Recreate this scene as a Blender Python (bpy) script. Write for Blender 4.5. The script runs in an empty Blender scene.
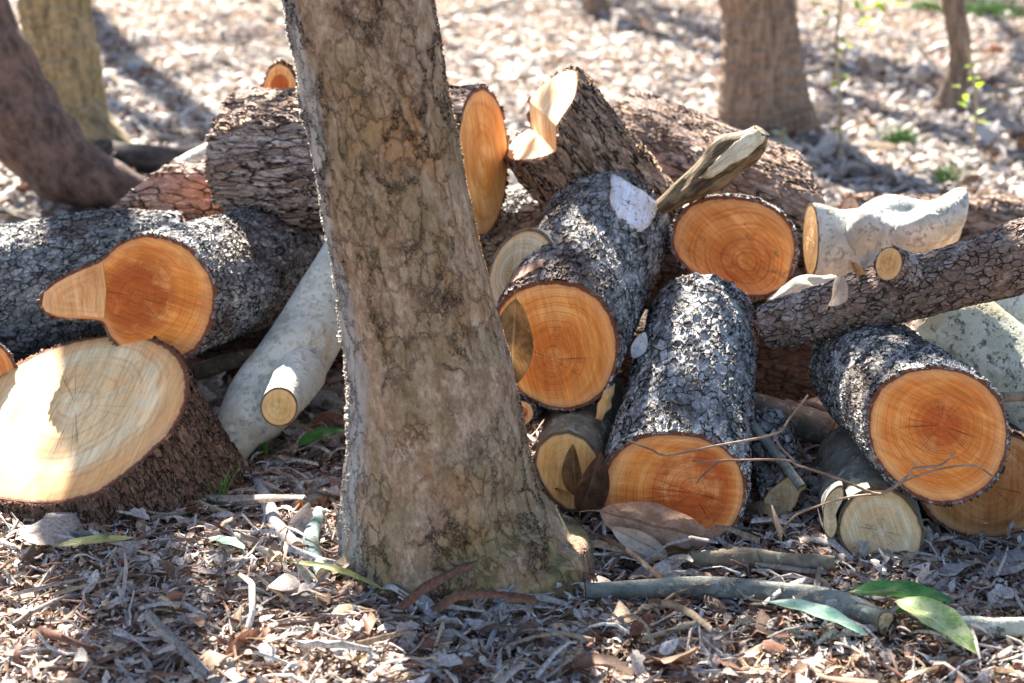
import bpy, math, random
import numpy as np
from mathutils import Vector, Matrix, noise as mn
from mathutils.bvhtree import BVHTree
random.seed(7); RNG = np.random.default_rng(7)
PI = math.pi; R = math.radians
sc = bpy.context.scene; col = sc.collection

# ------------------------------------------------------------------ camera
F = 1800.0; PITCH = R(16.8); CAM = Vector((0, 0, 1.5))
RT = Vector((1, 0, 0)); UP = Vector((0, math.sin(PITCH), math.cos(PITCH))); FW = Vector((0, math.cos(PITCH), -math.sin(PITCH)))
def ray(px, py): return FW + RT * ((px - 512) / F) + UP * (-(py - 341.5) / F)
def at(px, py, Y):
    d = ray(px, py); return CAM + d * (Y / d.y)
def gh(x, y):
    h = 0.03 * math.sin(x * 1.1 + 0.6) * math.sin(y * 0.7 - 0.4) * min(1, max(0, (y - 4.5) / 2)) + 0.010 * math.sin(x * 5.1 + y * 3.3)
    d2 = (x + 0.1) ** 2 + (y - 3.42) ** 2
    return h + 0.012 * math.exp(-d2 / 0.2)
def gr(px, py, up=0.0):
    d = ray(px, py); t = -(CAM.z) / d.z
    for _ in range(6):
        p = CAM + d * t; t = (gh(p.x, p.y) + up - CAM.z) / d.z
    return CAM + d * t
def depth(p): return (p - CAM).dot(FW)
def m_(p, px): return px * depth(p) / F
def camn(a, b, c): return (RT * a + UP * b - FW * c).normalized()

# ------------------------------------------------------------------ node helper
class NT:
    def __init__(s, name):
        s.m = bpy.data.materials.new(name); s.m.use_nodes = True; s.t = s.m.node_tree; s.t.nodes.clear()
        s.out = s.t.nodes.new('ShaderNodeOutputMaterial'); s.tc = None
    def n(s, typ, **kw):
        nd = s.t.nodes.new('ShaderNode' + typ)
        for k, v in kw.items(): setattr(nd, k, v)
        return nd
    def inp(s, sock, v):
        if isinstance(v, bpy.types.NodeSocket): s.t.links.new(v, sock)
        elif isinstance(v, (tuple, list)) and sock.type == 'RGBA' and len(v) == 3: sock.default_value = (*v, 1)
        else: sock.default_value = v
    def math(s, op, a, b=0.0, c=0.0, clamp=False):
        nd = s.n('Math', operation=op, use_clamp=clamp); s.inp(nd.inputs[0], a); s.inp(nd.inputs[1], b); s.inp(nd.inputs[2], c); return nd.outputs[0]
    def vmath(s, op, a, b=(0, 0, 0)):
        nd = s.n('VectorMath', operation=op); s.inp(nd.inputs[0], a); s.inp(nd.inputs[1], b); return nd.outputs[0]
    def vscale(s, a, k):
        nd = s.n('VectorMath', operation='SCALE'); s.inp(nd.inputs[0], a); s.inp(nd.inputs['Scale'], k); return nd.outputs[0]
    def mix(s, f, a, b, mode='MIX'):
        nd = s.n('Mix', data_type='RGBA', blend_type=mode); s.inp(nd.inputs[0], f); s.inp(nd.inputs[6], a); s.inp(nd.inputs[7], b); return nd.outputs[2]
    def noise(s, v, scale, det=4, rough=0.55, dist=0.0, out=0):
        nd = s.n('TexNoise'); s.inp(nd.inputs['Vector'], v); nd.inputs['Scale'].default_value = scale
        nd.inputs['Detail'].default_value = det; nd.inputs['Roughness'].default_value = rough; nd.inputs['Distortion'].default_value = dist; return nd.outputs[out]
    def vor(s, v, scale, feat='F1', rnd=1.0):
        nd = s.n('TexVoronoi', feature=feat); s.inp(nd.inputs['Vector'], v); nd.inputs['Scale'].default_value = scale; nd.inputs['Randomness'].default_value = rnd; return nd
    def ss(s, v, a, b, lo=0.0, hi=1.0):
        nd = s.n('MapRange', interpolation_type='SMOOTHSTEP'); s.inp(nd.inputs[0], v)
        for i, x in enumerate((a, b, lo, hi)): s.inp(nd.inputs[i + 1], x)
        return nd.outputs[0]
    def ramp(s, v, stops):
        nd = s.n('ValToRGB'); e = nd.color_ramp.elements
        while len(e) < len(stops): e.new(0.5)
        for el, (p, c) in zip(e, stops): el.position = p; el.color = (*c, 1)
        s.inp(nd.inputs[0], v); return nd.outputs[0]
    def obj(s, scale=(1, 1, 1), off=(0, 0, 0)):
        if not s.tc: s.tc = s.n('TexCoord')
        mp = s.n('Mapping'); s.t.links.new(s.tc.outputs['Object'], mp.inputs[0]); mp.inputs['Scale'].default_value = scale; mp.inputs['Location'].default_value = off; return mp.outputs[0]
    def attr(s, name, out='Fac'):
        nd = s.n('Attribute', attribute_name=name); return nd.outputs[out]
    def sep(s, c):
        nd = s.n('SeparateColor'); s.inp(nd.inputs[0], c); return nd.outputs
    def bsdf(s, colr, rough=0.8, spec=0.3):
        b = s.n('BsdfPrincipled'); s.inp(b.inputs['Base Color'], colr); s.inp(b.inputs['Roughness'], rough); b.inputs['Specular IOR Level'].default_value = spec
        s.t.links.new(b.outputs[0], s.out.inputs[0]); return b
    def disp(s, h, scale, mid=0.5, method='BOTH'):
        d = s.n('Displacement'); s.inp(d.inputs['Height'], h); d.inputs['Midlevel'].default_value = mid; d.inputs['Scale'].default_value = scale
        s.t.links.new(d.outputs[0], s.out.inputs['Displacement']); s.m.displacement_method = method

# ------------------------------------------------------------------ materials
def bark_mat(name, S=62, ar=0.55, cw=0.16, cols=((.18, .155, .14), (.36, .345, .335), (.60, .595, .59)), crack=(.024, .016, .012),
             brown=(.13, .07, .045), brown_amt=0.45, disp=0.0085, warp=0.35, flake=0.5, off=(0, 0, 0), lichen=None, lich_amt=0.5):
    t = NT(name); v0 = t.obj((1, 1, ar), off)
    w = t.vmath('SUBTRACT', t.noise(v0, S * .5, 3, .6, out=1), (.5, .5, .5)); v = t.vmath('ADD', v0, t.vscale(w, warp / S * 3.2))
    gate = t.ss(t.noise(v0, S * .55, 2), .36, .52); wid = t.noise(v0, S * .9, 2)
    e = t.vor(v, S, 'DISTANCE_TO_EDGE').outputs[0]; cell = t.sep(t.vor(v, S).outputs['Color'])
    e2 = t.vor(v, S * 2.6, 'DISTANCE_TO_EDGE').outputs[0]; cell2 = t.sep(t.vor(v, S * 2.6).outputs['Color'])
    fine = t.noise(v0, S * 5, 5, .6); low = t.noise(v0, 7, 3); 
    ed = t.ss(e, 0.008, t.math('MULTIPLY', wid, cw * 1.7)); ed = t.math('SUBTRACT', 1, t.math('MULTIPLY', t.math('SUBTRACT', 1, ed), t.math('MULTIPLY_ADD', gate, .75, .25))); ed2 = t.ss(e2, 0.0, .16)
    # every plate curls up on one side a little
    h = t.math('MULTIPLY', ed, t.math('MULTIPLY_ADD', cell[0], .55, .45))
    h = t.math('ADD', h, t.math('MULTIPLY', t.math('MULTIPLY', ed2, ed), t.math('MULTIPLY', cell2[1], flake * .6)))
    h = t.math('ADD', h, t.math('MULTIPLY', t.math('SUBTRACT', fine, .5), .35))
    tone = t.math('ADD', t.math('MULTIPLY', cell[2], .35), t.math('MULTIPLY', cell2[0], .3)); tone = t.math('ADD', tone, t.math('MULTIPLY', fine, .45))
    plate = t.ramp(tone, ((.28, cols[0]), (.52, cols[1]), (.78, cols[2])))
    plate = t.mix(t.ss(low, .62 - brown_amt * .45, .8 - brown_amt * .45), plate, t.mix(t.math('MULTIPLY', fine, .8), brown, t.vscale(plate, .9)))
    if lichen:
        ln = t.noise(v0, 26, 6, .7); plate = t.mix(t.math('MULTIPLY', t.ss(ln, .56, .63), lich_amt), plate, lichen)
    c = t.mix(t.math('MULTIPLY', ed, t.math('MULTIPLY_ADD', ed2, .35, .65)), crack, plate)
    rim = t.attr('rim'); h = t.math('MULTIPLY_ADD', t.math('SUBTRACT', h, .8), t.math('MULTIPLY_ADD', rim, -.75, 1), .8); c = t.mix(t.math('MULTIPLY', rim, t.ss(t.noise(t.obj(), 55, 4, .7), .40, .56)), c, t.mix(fine, (.10, .030, .014), (.30, .10, .045)))
    t.bsdf(c, .82, .25); t.disp(h, disp, .8); return t.m

def tree_bark(name):
    t = NT(name); v0 = t.obj((1, 1, .55))
    w = t.vmath('SUBTRACT', t.noise(v0, 16, 6, .7, out=1), (.5, .5, .5)); v = t.vmath('MULTIPLY', t.vmath('ADD', v0, t.vscale(w, .10)), (1, 1, .75))
    e = t.vor(v, 21, 'DISTANCE_TO_EDGE').outputs[0]; cell = t.sep(t.vor(v, 21).outputs['Color'])
    v2 = t.vmath('ADD', v0, t.vscale(w, .07)); e2 = t.vor(v2, 38, 'DISTANCE_TO_EDGE').outputs[0]; cell2 = t.sep(t.vor(v2, 38).outputs['Color'])
    gate = t.ss(t.noise(v0, 9, 3), .46, .60); gate2 = t.ss(t.noise(v0, 11, 3), .43, .56)
    cr = t.math('MULTIPLY', t.math('SUBTRACT', 1, t.ss(e, .006, .055)), gate)
    cr2 = t.math('MULTIPLY', t.math('SUBTRACT', 1, t.ss(e2, .008, .065)), gate2)
    fine = t.noise(v0, 150, 6, .7); mid = t.noise(v0, 34, 6, .68); low = t.noise(t.obj((1, 1, .5)), 6, 4, .6)
    lowb = t.noise(t.obj((1, 1, .6), (3, 1, 2)), 9, 4, .62)
    h = t.math('ADD', t.math('MULTIPLY', mid, 1.0), t.math('MULTIPLY', fine, .5)); h = t.math('ADD', h, t.math('MULTIPLY', cell[0], .5))
    h = t.math('ADD', h, t.math('MULTIPLY', cell2[0], t.math('MULTIPLY', gate2, .22)))
    h = t.math('SUBTRACT', h, t.math('MULTIPLY', cr, 1.0)); h = t.math('SUBTRACT', h, t.math('MULTIPLY', cr2, .45))
    blot = t.noise(t.obj((1, 1, .8)), 70, 5, .75, .4)
    c = t.ramp(t.math('ADD', t.math('MULTIPLY', mid, .45), t.math('ADD', t.math('MULTIPLY', fine, .3), t.math('MULTIPLY', blot, .3))), ((.35, (.11, .068, .038)), (.5, (.32, .21, .135)), (.64, (.60, .46, .33))))
    c = t.mix(t.math('MULTIPLY', t.math('SUBTRACT', cell2[1], .2), .35), c, t.vscale(c, 1.35)); c = t.mix(t.math('MULTIPLY', cell[1], .3), c, t.vscale(c, .7))
    c = t.mix(t.math('MULTIPLY', t.ss(low, .5, .66), .6), c, t.mix(blot, (.26, .125, .045), (.62, .34, .14)))
    c = t.mix(t.math('MULTIPLY', t.ss(lowb, .5, .62), .4), c, t.mix(blot, (.15, .11, .05), (.40, .33, .18)))
    sx = t.n('SeparateXYZ'); t.t.links.new(t.obj(), sx.inputs[0]); sd = t.math('MULTIPLY', t.attr('side'), -1.0)
    # sunlight and pale lichen painted on the left flank, moss near the foot
    side = t.math('ADD', sd, t.math('MULTIPLY', t.math('SUBTRACT', low, .5), 1.6))
    fl = t.ss(side, .62, .9); c = t.mix(t.math('MULTIPLY', fl, .75), c, t.mix(t.math('ADD', t.math('MULTIPLY', mid, .5), t.math('MULTIPLY', fine, .5)), (.26, .26, .26), (.66, .66, .65)))
    foot = t.math('MULTIPLY', t.ss(t.math('ADD', sx.outputs[2], t.math('MULTIPLY', lowb, .25)), .56, .24), t.ss(t.noise(v0, 12, 5, .7), .45, .6))
    c = t.mix(t.math('MULTIPLY', foot, .85), c, t.mix(blot, (.06, .085, .025), (.24, .28, .11)))
    dots = t.ss(t.noise(v0, 75, 4, .8), .62, .7); c = t.mix(t.math('MULTIPLY', dots, .4), c, (.42, .38, .28))
    c = t.mix(t.math('MAXIMUM', t.math('MULTIPLY', cr, .7), t.math('MULTIPLY', cr2, .38)), c, (.05, .028, .016))
    t.bsdf(c, .85, .2); t.disp(h, .0066, .9); return t.m

def smooth_bark(name, a=(.30, .33, .30), b=(.55, .57, .54), spots=(.12, .12, .08), moss=(.22, .26, .12), moss_amt=.4, spot_amt=.5, disp=.003, peel=(.48, .38, .24)):
    t = NT(name); v0 = t.obj(); mid = t.noise(v0, 22, 6, .65); fine = t.noise(v0, 130, 5, .65); low = t.noise(v0, 6, 3)
    st = t.noise(t.obj((1, 1, .12)), 60, 4, .6)
    c = t.mix(t.ss(mid, .35, .65), a, b); c = t.mix(t.math('MULTIPLY', t.ss(low, .5, .7), moss_amt), c, moss)
    c = t.mix(t.math('MULTIPLY', t.ss(t.noise(v0, 42, 6, .8), .55, .60), spot_amt), c, spots)
    c = t.mix(t.math('MULTIPLY', t.ss(t.noise(v0, 32, 5, .7, .5), .58, .61), .5), c, (.62, .64, .60))
    c = t.mix(t.math('MULTIPLY', t.ss(t.noise(t.obj((14, 14, 90)), 1, 4, .7), .60, .66), .55), c, spots)
    c = t.mix(t.math('MULTIPLY', t.ss(t.noise(t.obj(), 8, 6, .7, .3), .57, .59), .6), c, peel); gr_ = t.math('MULTIPLY', t.ss(t.noise(t.obj(), 11, 5, .7), .45, .6), .4); c = t.mix(gr_, c, t.vscale(c, .6))
    c = t.mix(t.attr('rim'), c, (.20, .12, .06))
    t.bsdf(c, .68, .3); t.disp(t.math('ADD', t.math('MULTIPLY', t.math('ADD', mid, t.math('MULTIPLY', t.ss(t.noise(v0, 42, 6, .8), .55, .60), .35)), .8), t.math('ADD', t.math('MULTIPLY', fine, .25), t.math('MULTIPLY', st, .25))), disp, .6); return t.m

def far_bark(name, a=(.08, .055, .04), b=(.24, .18, .13), S=30, ar=.18, tint=None, disp=.01):
    t = NT(name); v0 = t.obj((1, 1, ar)); r = t.noise(v0, S, 5, .65, .05); f = t.noise(t.obj(), 40, 5, .7); low = t.noise(t.obj((1, 1, .5)), 4, 3)
    c = t.mix(t.ss(t.math('ADD', t.math('MULTIPLY', r, .65), t.math('MULTIPLY', f, .35)), .36, .62), a, b)
    if tint: c = t.mix(t.math('MULTIPLY', t.ss(low, .42, .6), .6), c, tint)
    t.bsdf(c, .85, .2); t.disp(t.math('ADD', r, t.math('MULTIPLY', f, .3)), disp, .6, 'BUMP'); return t.m

def cut_mat(name, sap=(.78, .27, .055), heart=(.55, .13, .018), heartR=.55, N=26, ring=.35, streak=.5, crackA=.6, off=0.0, stain=.3, stainc=(.20, .08, .03), sawdir=0.0, rmix=.35, rimc=((.12, .03, .015), (.28, .07, .035))):
    t = NT(name); v0 = t.obj((1, 1, 1), (off, off * 1.7, 0)); rad = t.attr('rad'); pol = t.attr('pol', 'Vector')
    wob = t.noise(v0, 9, 3); mr = t.math('ADD', t.math('MULTIPLY', t.attr('met'), 1 - rmix), t.math('MULTIPLY', rad, rmix)); rd = t.math('ADD', mr, t.math('MULTIPLY', t.math('SUBTRACT', wob, .5), .16)); rd = t.math('ADD', rd, t.math('MULTIPLY', t.math('SUBTRACT', t.noise(v0, 45, 4, .7), .5), .07))
    rr = t.math('ADD', mr, t.math('MULTIPLY', t.noise(v0, 6, 4, .6), .16))
    s1 = t.math('SINE', t.math('ADD', t.math('MULTIPLY', rr, N * 2 * PI), t.math('MULTIPLY', t.noise(v0, 30, 2), 2.5))); s2 = t.math('SINE', t.math('MULTIPLY', rr, N * .37 * 2 * PI))
    rg = t.math('ADD', t.math('MULTIPLY', s1, .28), t.math('MULTIPLY', s2, .22)); rg = t.math('ADD', rg, .5)
    vr = t.n('VectorRotate', rotation_type='Z_AXIS'); t.t.links.new(v0, vr.inputs[0]); vr.inputs['Angle'].default_value = sawdir
    mp = t.n('Mapping'); t.t.links.new(vr.outputs[0], mp.inputs[0]); mp.inputs['Scale'].default_value = (150, 9, 9)
    saw = t.noise(mp.outputs[0], 1, 4, .7); mp2 = t.n('Mapping'); t.t.links.new(vr.outputs[0], mp2.inputs[0]); mp2.inputs['Scale'].default_value = (22, 4, 4); broad = t.noise(mp2.outputs[0], 1, 3, .6)
    fine = t.noise(v0, 260, 3, .7)
    c = t.mix(t.ss(rd, heartR - .13, heartR + .1), heart, sap)
    blot = t.noise(v0, 13, 5, .62)
    c = t.mix(t.math('MULTIPLY', t.ss(blot, .48, .64), .6), c, tuple(min(1, x * 1.25 + .06) for x in sap))
    c = t.mix(t.math('MULTIPLY', t.ss(rg, .5, .95), t.math('MULTIPLY', t.ss(t.noise(v0, 10, 3), .2, .6), min(1, ring * 2.4))), c, t.vmath('MULTIPLY', c, (.74, .50, .30)))
    s3 = t.math('SINE', t.math('MULTIPLY', rr, N * .8)); c = t.mix(t.math('MULTIPLY', t.ss(s3, .1, .9), .4), c, t.vmath('MULTIPLY', c, (1.15, 1.45, 1.9)))
    c = t.mix(t.math('MULTIPLY', t.ss(t.noise(v0, 5, 5, .65, .8), .42, .62), .5), c, t.mix(.5, heart, t.vscale(c, .8)))
    c = t.mix(t.math('MULTIPLY', t.ss(broad, .5, .66), streak), c, t.vscale(c, 1.32))
    c = t.mix(t.math('MULTIPLY', t.ss(broad, .48, .33), streak * .9), c, t.vmath('MULTIPLY', c, (.84, .64, .42)))
    c = t.mix(t.math('MULTIPLY', t.ss(saw, .52, .60), .5), c, t.vmath('MULTIPLY', c, (.80, .62, .42))); c = t.mix(t.math('MULTIPLY', t.ss(saw, .47, .38), .5), c, t.vscale(c, 1.35)); dirt = t.math('MULTIPLY', t.ss(t.noise(v0, 38, 6, .8), .60, .68), .5); c = t.mix(dirt, c, t.vmath('MULTIPLY', c, (.62, .46, .34))); c = t.mix(t.math('MULTIPLY', t.ss(rad, .78, .93), .55), c, t.mix(.5, c, (.97, .58, .28)))
    c = t.mix(t.math('MULTIPLY', t.ss(fine, .45, .7), .25), c, t.vscale(c, .72))
    c = t.mix(t.math('MULTIPLY', t.ss(t.noise(v0, 15, 6, .75), .58, .66), stain), c, stainc)
    pn = t.noise(pol, 2.6, 2); ck = t.math('SUBTRACT', 1, t.ss(t.math('ABSOLUTE', t.math('SUBTRACT', pn, .5)), .0, t.math('MULTIPLY_ADD', fine, .008, .003)))
    ck = t.math('MULTIPLY', ck, t.math('MULTIPLY', t.ss(t.math('ADD', rad, t.math('MULTIPLY', t.noise(v0, 20, 2), .4)), .85, .45), crackA)); c = t.mix(ck, c, (.10, .035, .015))
    re = t.math('ADD', rad, t.math('MULTIPLY', t.math('SUBTRACT', t.noise(v0, 60, 4, .7), .5), .06)); c = t.mix(t.ss(re, .90, .965), c, t.vscale(c, .82)); c = t.mix(t.ss(re, .968, .99), c, t.mix(fine, rimc[0], rimc[1]))
    t.bsdf(c, .62, .3)
    hh = t.math('ADD', t.math('MULTIPLY', saw, .5), t.math('ADD', t.math('MULTIPLY', broad, .7), t.math('ADD', t.math('MULTIPLY', fine, .22), t.math('MULTIPLY', ck, -1.2))))
    t.disp(hh, .0028, .5, 'BUMP'); return t.m

def torn_mat(name, a=(.45, .33, .2), b=(.72, .62, .45), d=(.14, .08, .04)):
    t = NT(name); v0 = t.obj((1, 1, .12)); g = t.noise(v0, 75, 5, .7, .3); l = t.noise(t.obj(), 14, 4)
    c = t.mix(t.ss(g, .38, .62), a, b); c = t.mix(t.math('MULTIPLY', t.ss(l, .55, .66), .6), c, d); t.bsdf(c, .75, .25); t.disp(g, .006, .5, 'BUMP'); return t.m

def leaf_mat(name, c1, c2, vein=(.5, .5, .3), trans=.25, rough=.5):
    t = NT(name); v = t.obj(); u = t.attr('uvx'); w = t.attr('uvy')      # uvx across (-1..1), uvy along (0..1)
    mid = t.math('SUBTRACT', 1, t.ss(t.math('ABSOLUTE', u), .03, .1))
    vv = t.math('SINE', t.math('MULTIPLY', t.math('SUBTRACT', t.math('MULTIPLY', w, 13), t.math('MULTIPLY', t.math('ABSOLUTE', u), 3.2)), 2 * PI)); vv = t.ss(vv, .72, 1)
    n = t.noise(v, 45, 4, .6); c = t.mix(t.ss(n, .38, .62), c1, c2); c = t.mix(t.math('MULTIPLY', mid, .7), c, vein); c = t.mix(t.math('MULTIPLY', vv, .3), c, vein)
    c = t.mix(t.math('MULTIPLY', t.ss(t.noise(v, 120, 4), .6, .68), .5), c, (.12, .07, .03))
    b = t.bsdf(c, rough, .45); tr = t.n('BsdfTranslucent'); t.inp(tr.inputs[0], c); mx = t.n('MixShader'); mx.inputs[0].default_value = trans
    t.t.links.new(b.outputs[0], mx.inputs[1]); t.t.links.new(tr.outputs[0], mx.inputs[2]); t.t.links.new(mx.outputs[0], t.out.inputs[0])
    t.disp(t.math('ADD', t.math('MULTIPLY', mid, -.6), t.math('MULTIPLY', n, .6)), .002, .5, 'BUMP'); return t.m

def litter_mat(name):
    t = NT(name); c = t.attr('Col', 'Color'); n = t.noise(t.obj(), 140, 4, .65); c = t.mix(t.ss(n, .35, .65), t.vscale(c, .62), t.vscale(c, 1.2))
    b = t.bsdf(c, .68, .3); tr = t.n('BsdfTranslucent'); t.inp(tr.inputs[0], c); mx = t.n('MixShader'); mx.inputs[0].default_value = .2
    t.t.links.new(b.outputs[0], mx.inputs[1]); t.t.links.new(tr.outputs[0], mx.inputs[2]); t.t.links.new(mx.outputs[0], t.out.inputs[0]); return t.m

def ground_mat():
    t = NT('forest_soil'); v = t.obj(); a = t.noise(v, 60, 6, .7); b = t.noise(v, 2.2, 4); cell = t.sep(t.vor(v, 26).outputs['Color'])
    c = t.ramp(t.math('ADD', t.math('MULTIPLY', a, .6), t.math('MULTIPLY', cell[0], .4)), ((.25, (.035, .022, .016)), (.5, (.14, .09, .06)), (.8, (.40, .31, .24))))
    c = t.mix(t.math('MULTIPLY', t.ss(b, .45, .65), .35), c, (.12, .06, .035)); t.bsdf(c, .95, .1); t.disp(t.math('ADD', a, cell[1]), .012, .5, 'BUMP'); return t.m

# ------------------------------------------------------------------ mesh helpers
def np_mesh(name, verts, quads=None, tris=None, mat=None, smooth=True, attrs=None):
    me = bpy.data.meshes.new(name); V = np.asarray(verts, np.float32); nv = len(V)
    q = np.zeros((0, 4), np.int32) if quads is None else np.asarray(quads, np.int32); tr = np.zeros((0, 3), np.int32) if tris is None else np.asarray(tris, np.int32)
    me.vertices.add(nv); me.vertices.foreach_set('co', V.ravel())
    nl = q.size + tr.size; me.loops.add(nl); me.loops.foreach_set('vertex_index', np.concatenate([q.ravel(), tr.ravel()]))
    npol = len(q) + len(tr); me.polygons.add(npol)
    st = np.concatenate([np.arange(len(q)) * 4, len(q) * 4 + np.arange(len(tr)) * 3]).astype(np.int32); me.polygons.foreach_set('loop_start', st)
    me.update(calc_edges=True); me.polygons.foreach_set('use_smooth', np.full(npol, smooth))
    for k, (typ, data) in (attrs or {}).items():
        at_ = me.attributes.new(k, typ, 'POINT'); d = np.asarray(data, np.float32)
        at_.data.foreach_set({'FLOAT': 'value', 'FLOAT_VECTOR': 'vector', 'FLOAT_COLOR': 'color'}[typ], d.ravel())
    if mat: me.materials.append(mat)
    return me
def link(name, me, parent=None, mw=None):
    o = bpy.data.objects.new(name, me); col.objects.link(o)
    if parent: o.parent = parent
    if mw is not None: o.matrix_world = mw
    return o
def tag(o, label=None, cat=None, group=None, kind=None):
    for k, v in (('label', label), ('category', cat), ('group', group), ('kind', kind)):
        if v: o[k] = v
    return o
def toP(p, Y=None): return p.copy() if isinstance(p, Vector) else at(*p)

def frame(p0, p1, upv=Vector((0, 0, 1))):
    z = (p1 - p0).normalized(); y = (upv - z * upv.dot(z))
    if y.length < .3: y = Vector((0, 1, 0)) - z * z.y
    y.normalize(); x = y.cross(z); return Matrix((x, y, z)).transposed()

def wavy(n, k=5, amp=1.0):
    th = np.linspace(0, 2 * PI, n, endpoint=False); out = np.zeros(n)
    for i in range(2, 2 + k): out += np.cos(i * th + RNG.uniform(0, 2 * PI)) * RNG.uniform(.3, 1) / i ** 1.1
    return out * amp

def limb(name, label, cat, pts, bark, cut0=None, cut1=None, outline=None, n0=None, n1=None, e0=None, res=.0034, lump=.02, group=None, parent=None,
         flare=None, pith=(0, 0), k=1.0, bark_name='bark', ring_amp=.02, rimw=.045, capname='cut_end', edge=0.0):
    """pts: list of (world point or (px,py,Y), radius px). First is the near (visible) end."""
    P = [toP(p[0]) for p in pts]; Rr = [m_(P[i], pts[i][1]) if pts[i][1] > 1 else pts[i][1] for i in range(len(P))]
    if outline:
        cx = sum(p[0] for p in outline) / len(outline)
    M3 = frame(P[0], P[-1]); mw = Matrix.Translation(P[0]) @ M3.to_4x4(); inv = mw.inverted()
    L = [inv @ p for p in P]
    # arc length resample with catmull-rom
    ctl = np.array([tuple(l) for l in L]); rad = np.array(Rr)
    if len(ctl) == 2: ctl = np.vstack([ctl[0], ctl.mean(0), ctl[1]]); rad = np.array([rad[0], rad.mean(), rad[1]])
    c2 = np.vstack([2 * ctl[0] - ctl[1], ctl, 2 * ctl[-1] - ctl[-2]]); r2 = np.concatenate([[rad[0]], rad, [rad[-1]]])
    tot = np.linalg.norm(np.diff(ctl, axis=0), axis=1).sum(); rm = rad.max()
    nz = int(max(4, min(900, tot / res))); ns = int(max(8, min(420, 2 * PI * rm / res)))
    u = np.linspace(0, len(ctl) - 1, nz + 1); ii = np.minimum(u.astype(int), len(ctl) - 2); f = (u - ii)[:, None]
    def cr(a): a0, a1, a2, a3 = (a[ii], a[ii + 1], a[ii + 2], a[ii + 3]); return .5 * (2 * a1 + (a2 - a0) * f + (2 * a0 - 5 * a1 + 4 * a2 - a3) * f ** 2 + (3 * a1 - a0 - 3 * a2 + a3) * f ** 3)
    cen = cr(c2); rr = cr(r2[:, None])[:, 0]; T = u / u[-1]
    tan = np.gradient(cen, axis=0); tan /= np.linalg.norm(tan, axis=1)[:, None]
    straight = len(pts) == 2
    th = np.linspace(0, 2 * PI, ns, endpoint=False)
    # near-end normal
    ax = (P[0] - (P[1] if not straight else P[-1])).normalized()
    nw = (n0 if n0 is not None else ax).normalized(); nl = M3.transposed() @ nw
    N0 = np.array(nl); base = np.stack([np.cos(th), np.sin(th)], 1) * rr[0]
    wob = 1 + wavy(ns, 5, ring_amp)
    if outline:
        pl = []
        for (px, py) in outline:
            d = ray(px, py); t = (P[0] - CAM).dot(nw) / d.dot(nw); q = inv @ (CAM + d * t); pl.append((q.x, q.y))
        pl = np.array(pl + [pl[0]]); dens = []
        for a, b in zip(pl[:-1], pl[1:]): dens.append(a + (b - a) * np.linspace(0, 1, 24, endpoint=False)[:, None])
        dens = np.vstack(dens); cc = dens.mean(0); dd = dens - cc; an = np.mod(np.arctan2(dd[:, 1], dd[:, 0]), 2 * PI); ra = np.hypot(dd[:, 0], dd[:, 1]); o_ = np.argsort(an)
        ro = np.interp(th, np.concatenate([an[o_] - 2 * PI, an[o_], an[o_] + 2 * PI]), np.tile(ra[o_], 3))
        kk = max(2, ns // 60); ker = np.ones(2 * kk + 1) / (2 * kk + 1); ro = np.convolve(np.concatenate([ro[-kk:], ro, ro[:kk]]), ker, 'valid')
        ring0 = np.stack([np.cos(th) * ro, np.sin(th) * ro], 1) + cc
    else: ring0 = base * wob[:, None]; cc = np.zeros(2)
    unit = np.stack([np.cos(th), np.sin(th)], 1)
    wob1 = 1 + wavy(ns, 5, ring_amp)
    # frames by parallel transport
    X = np.zeros((nz + 1, 3)); Yv = np.zeros((nz + 1, 3)); x = np.array([1., 0, 0]); x -= tan[0] * x.dot(tan[0]) if not straight else 0; x /= np.linalg.norm(x)
    for i in range(nz + 1):
        tg = tan[i]; x = x - tg * x.dot(tg); x /= np.linalg.norm(x); X[i] = x; Yv[i] = np.cross(tg, x)
    zoff0 = (lambda xy: -(N0[0] * xy[:, 0] + N0[1] * xy[:, 1]) / N0[2]) if e0 is None else (lambda xy: -e0(xy))
    if not straight and n0 is None and e0 is None: zoff0 = lambda xy: np.zeros(len(xy))
    n1l = np.array(M3.transposed() @ n1) if n1 is not None else None
    lumps = np.zeros((nz + 1, ns))
    for j in range(7):
        a = RNG.integers(1, 5); b = RNG.uniform(1, 5) * max(1, tot / .5); lumps += np.cos(a * th[None] + RNG.uniform(0, 6.3)) * np.cos(b * T[:, None] * PI + RNG.uniform(0, 6.3)) * lump / 2.2
    V = []
    rings = []
    for i in range(nz + 1):
        t = T[i]; w = (1 - t) ** k
        far = unit * (rr[i] * wob1)[:, None]
        if outline: near = (ring0 - cc) * (rr[i] / rr[0]) * 1.0 + cc * (1 - t); mixw = min(1, t * 1.4); xy = near * (1 - mixw) + far * mixw
        else: xy = ring0 * (rr[i] / rr[0]) * (1 - t) + far * t
        if flare is not None: xy = xy * flare(th, i, cen[i], t)[:, None]
        xy = xy * (1 + lumps[i][:, None] * min(1, t * 12))
        zo = zoff0(xy) * w
        if n1l is not None: zo = zo + (-(n1l[0] * xy[:, 0] + n1l[1] * xy[:, 1]) / n1l[2]) * t
        ring = cen[i] + X[i] * xy[:, :1] + Yv[i] * xy[:, 1:] + tan[i] * zo[:, None]
        if i == 0: xy0 = xy
        if i == nz: xy1 = xy
        rings.append(ring)
    # bark annulus at the ends
    pre = []; rimv = []
    def annul(ring, c, s): return c + (ring - c) * s
    c0 = rings[0].mean(0); cN = rings[-1].mean(0)
    th_abs = min(rimw, .003 / rr[0] + .004); th1 = min(rimw, .003 / rr[-1] + .004)
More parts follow.
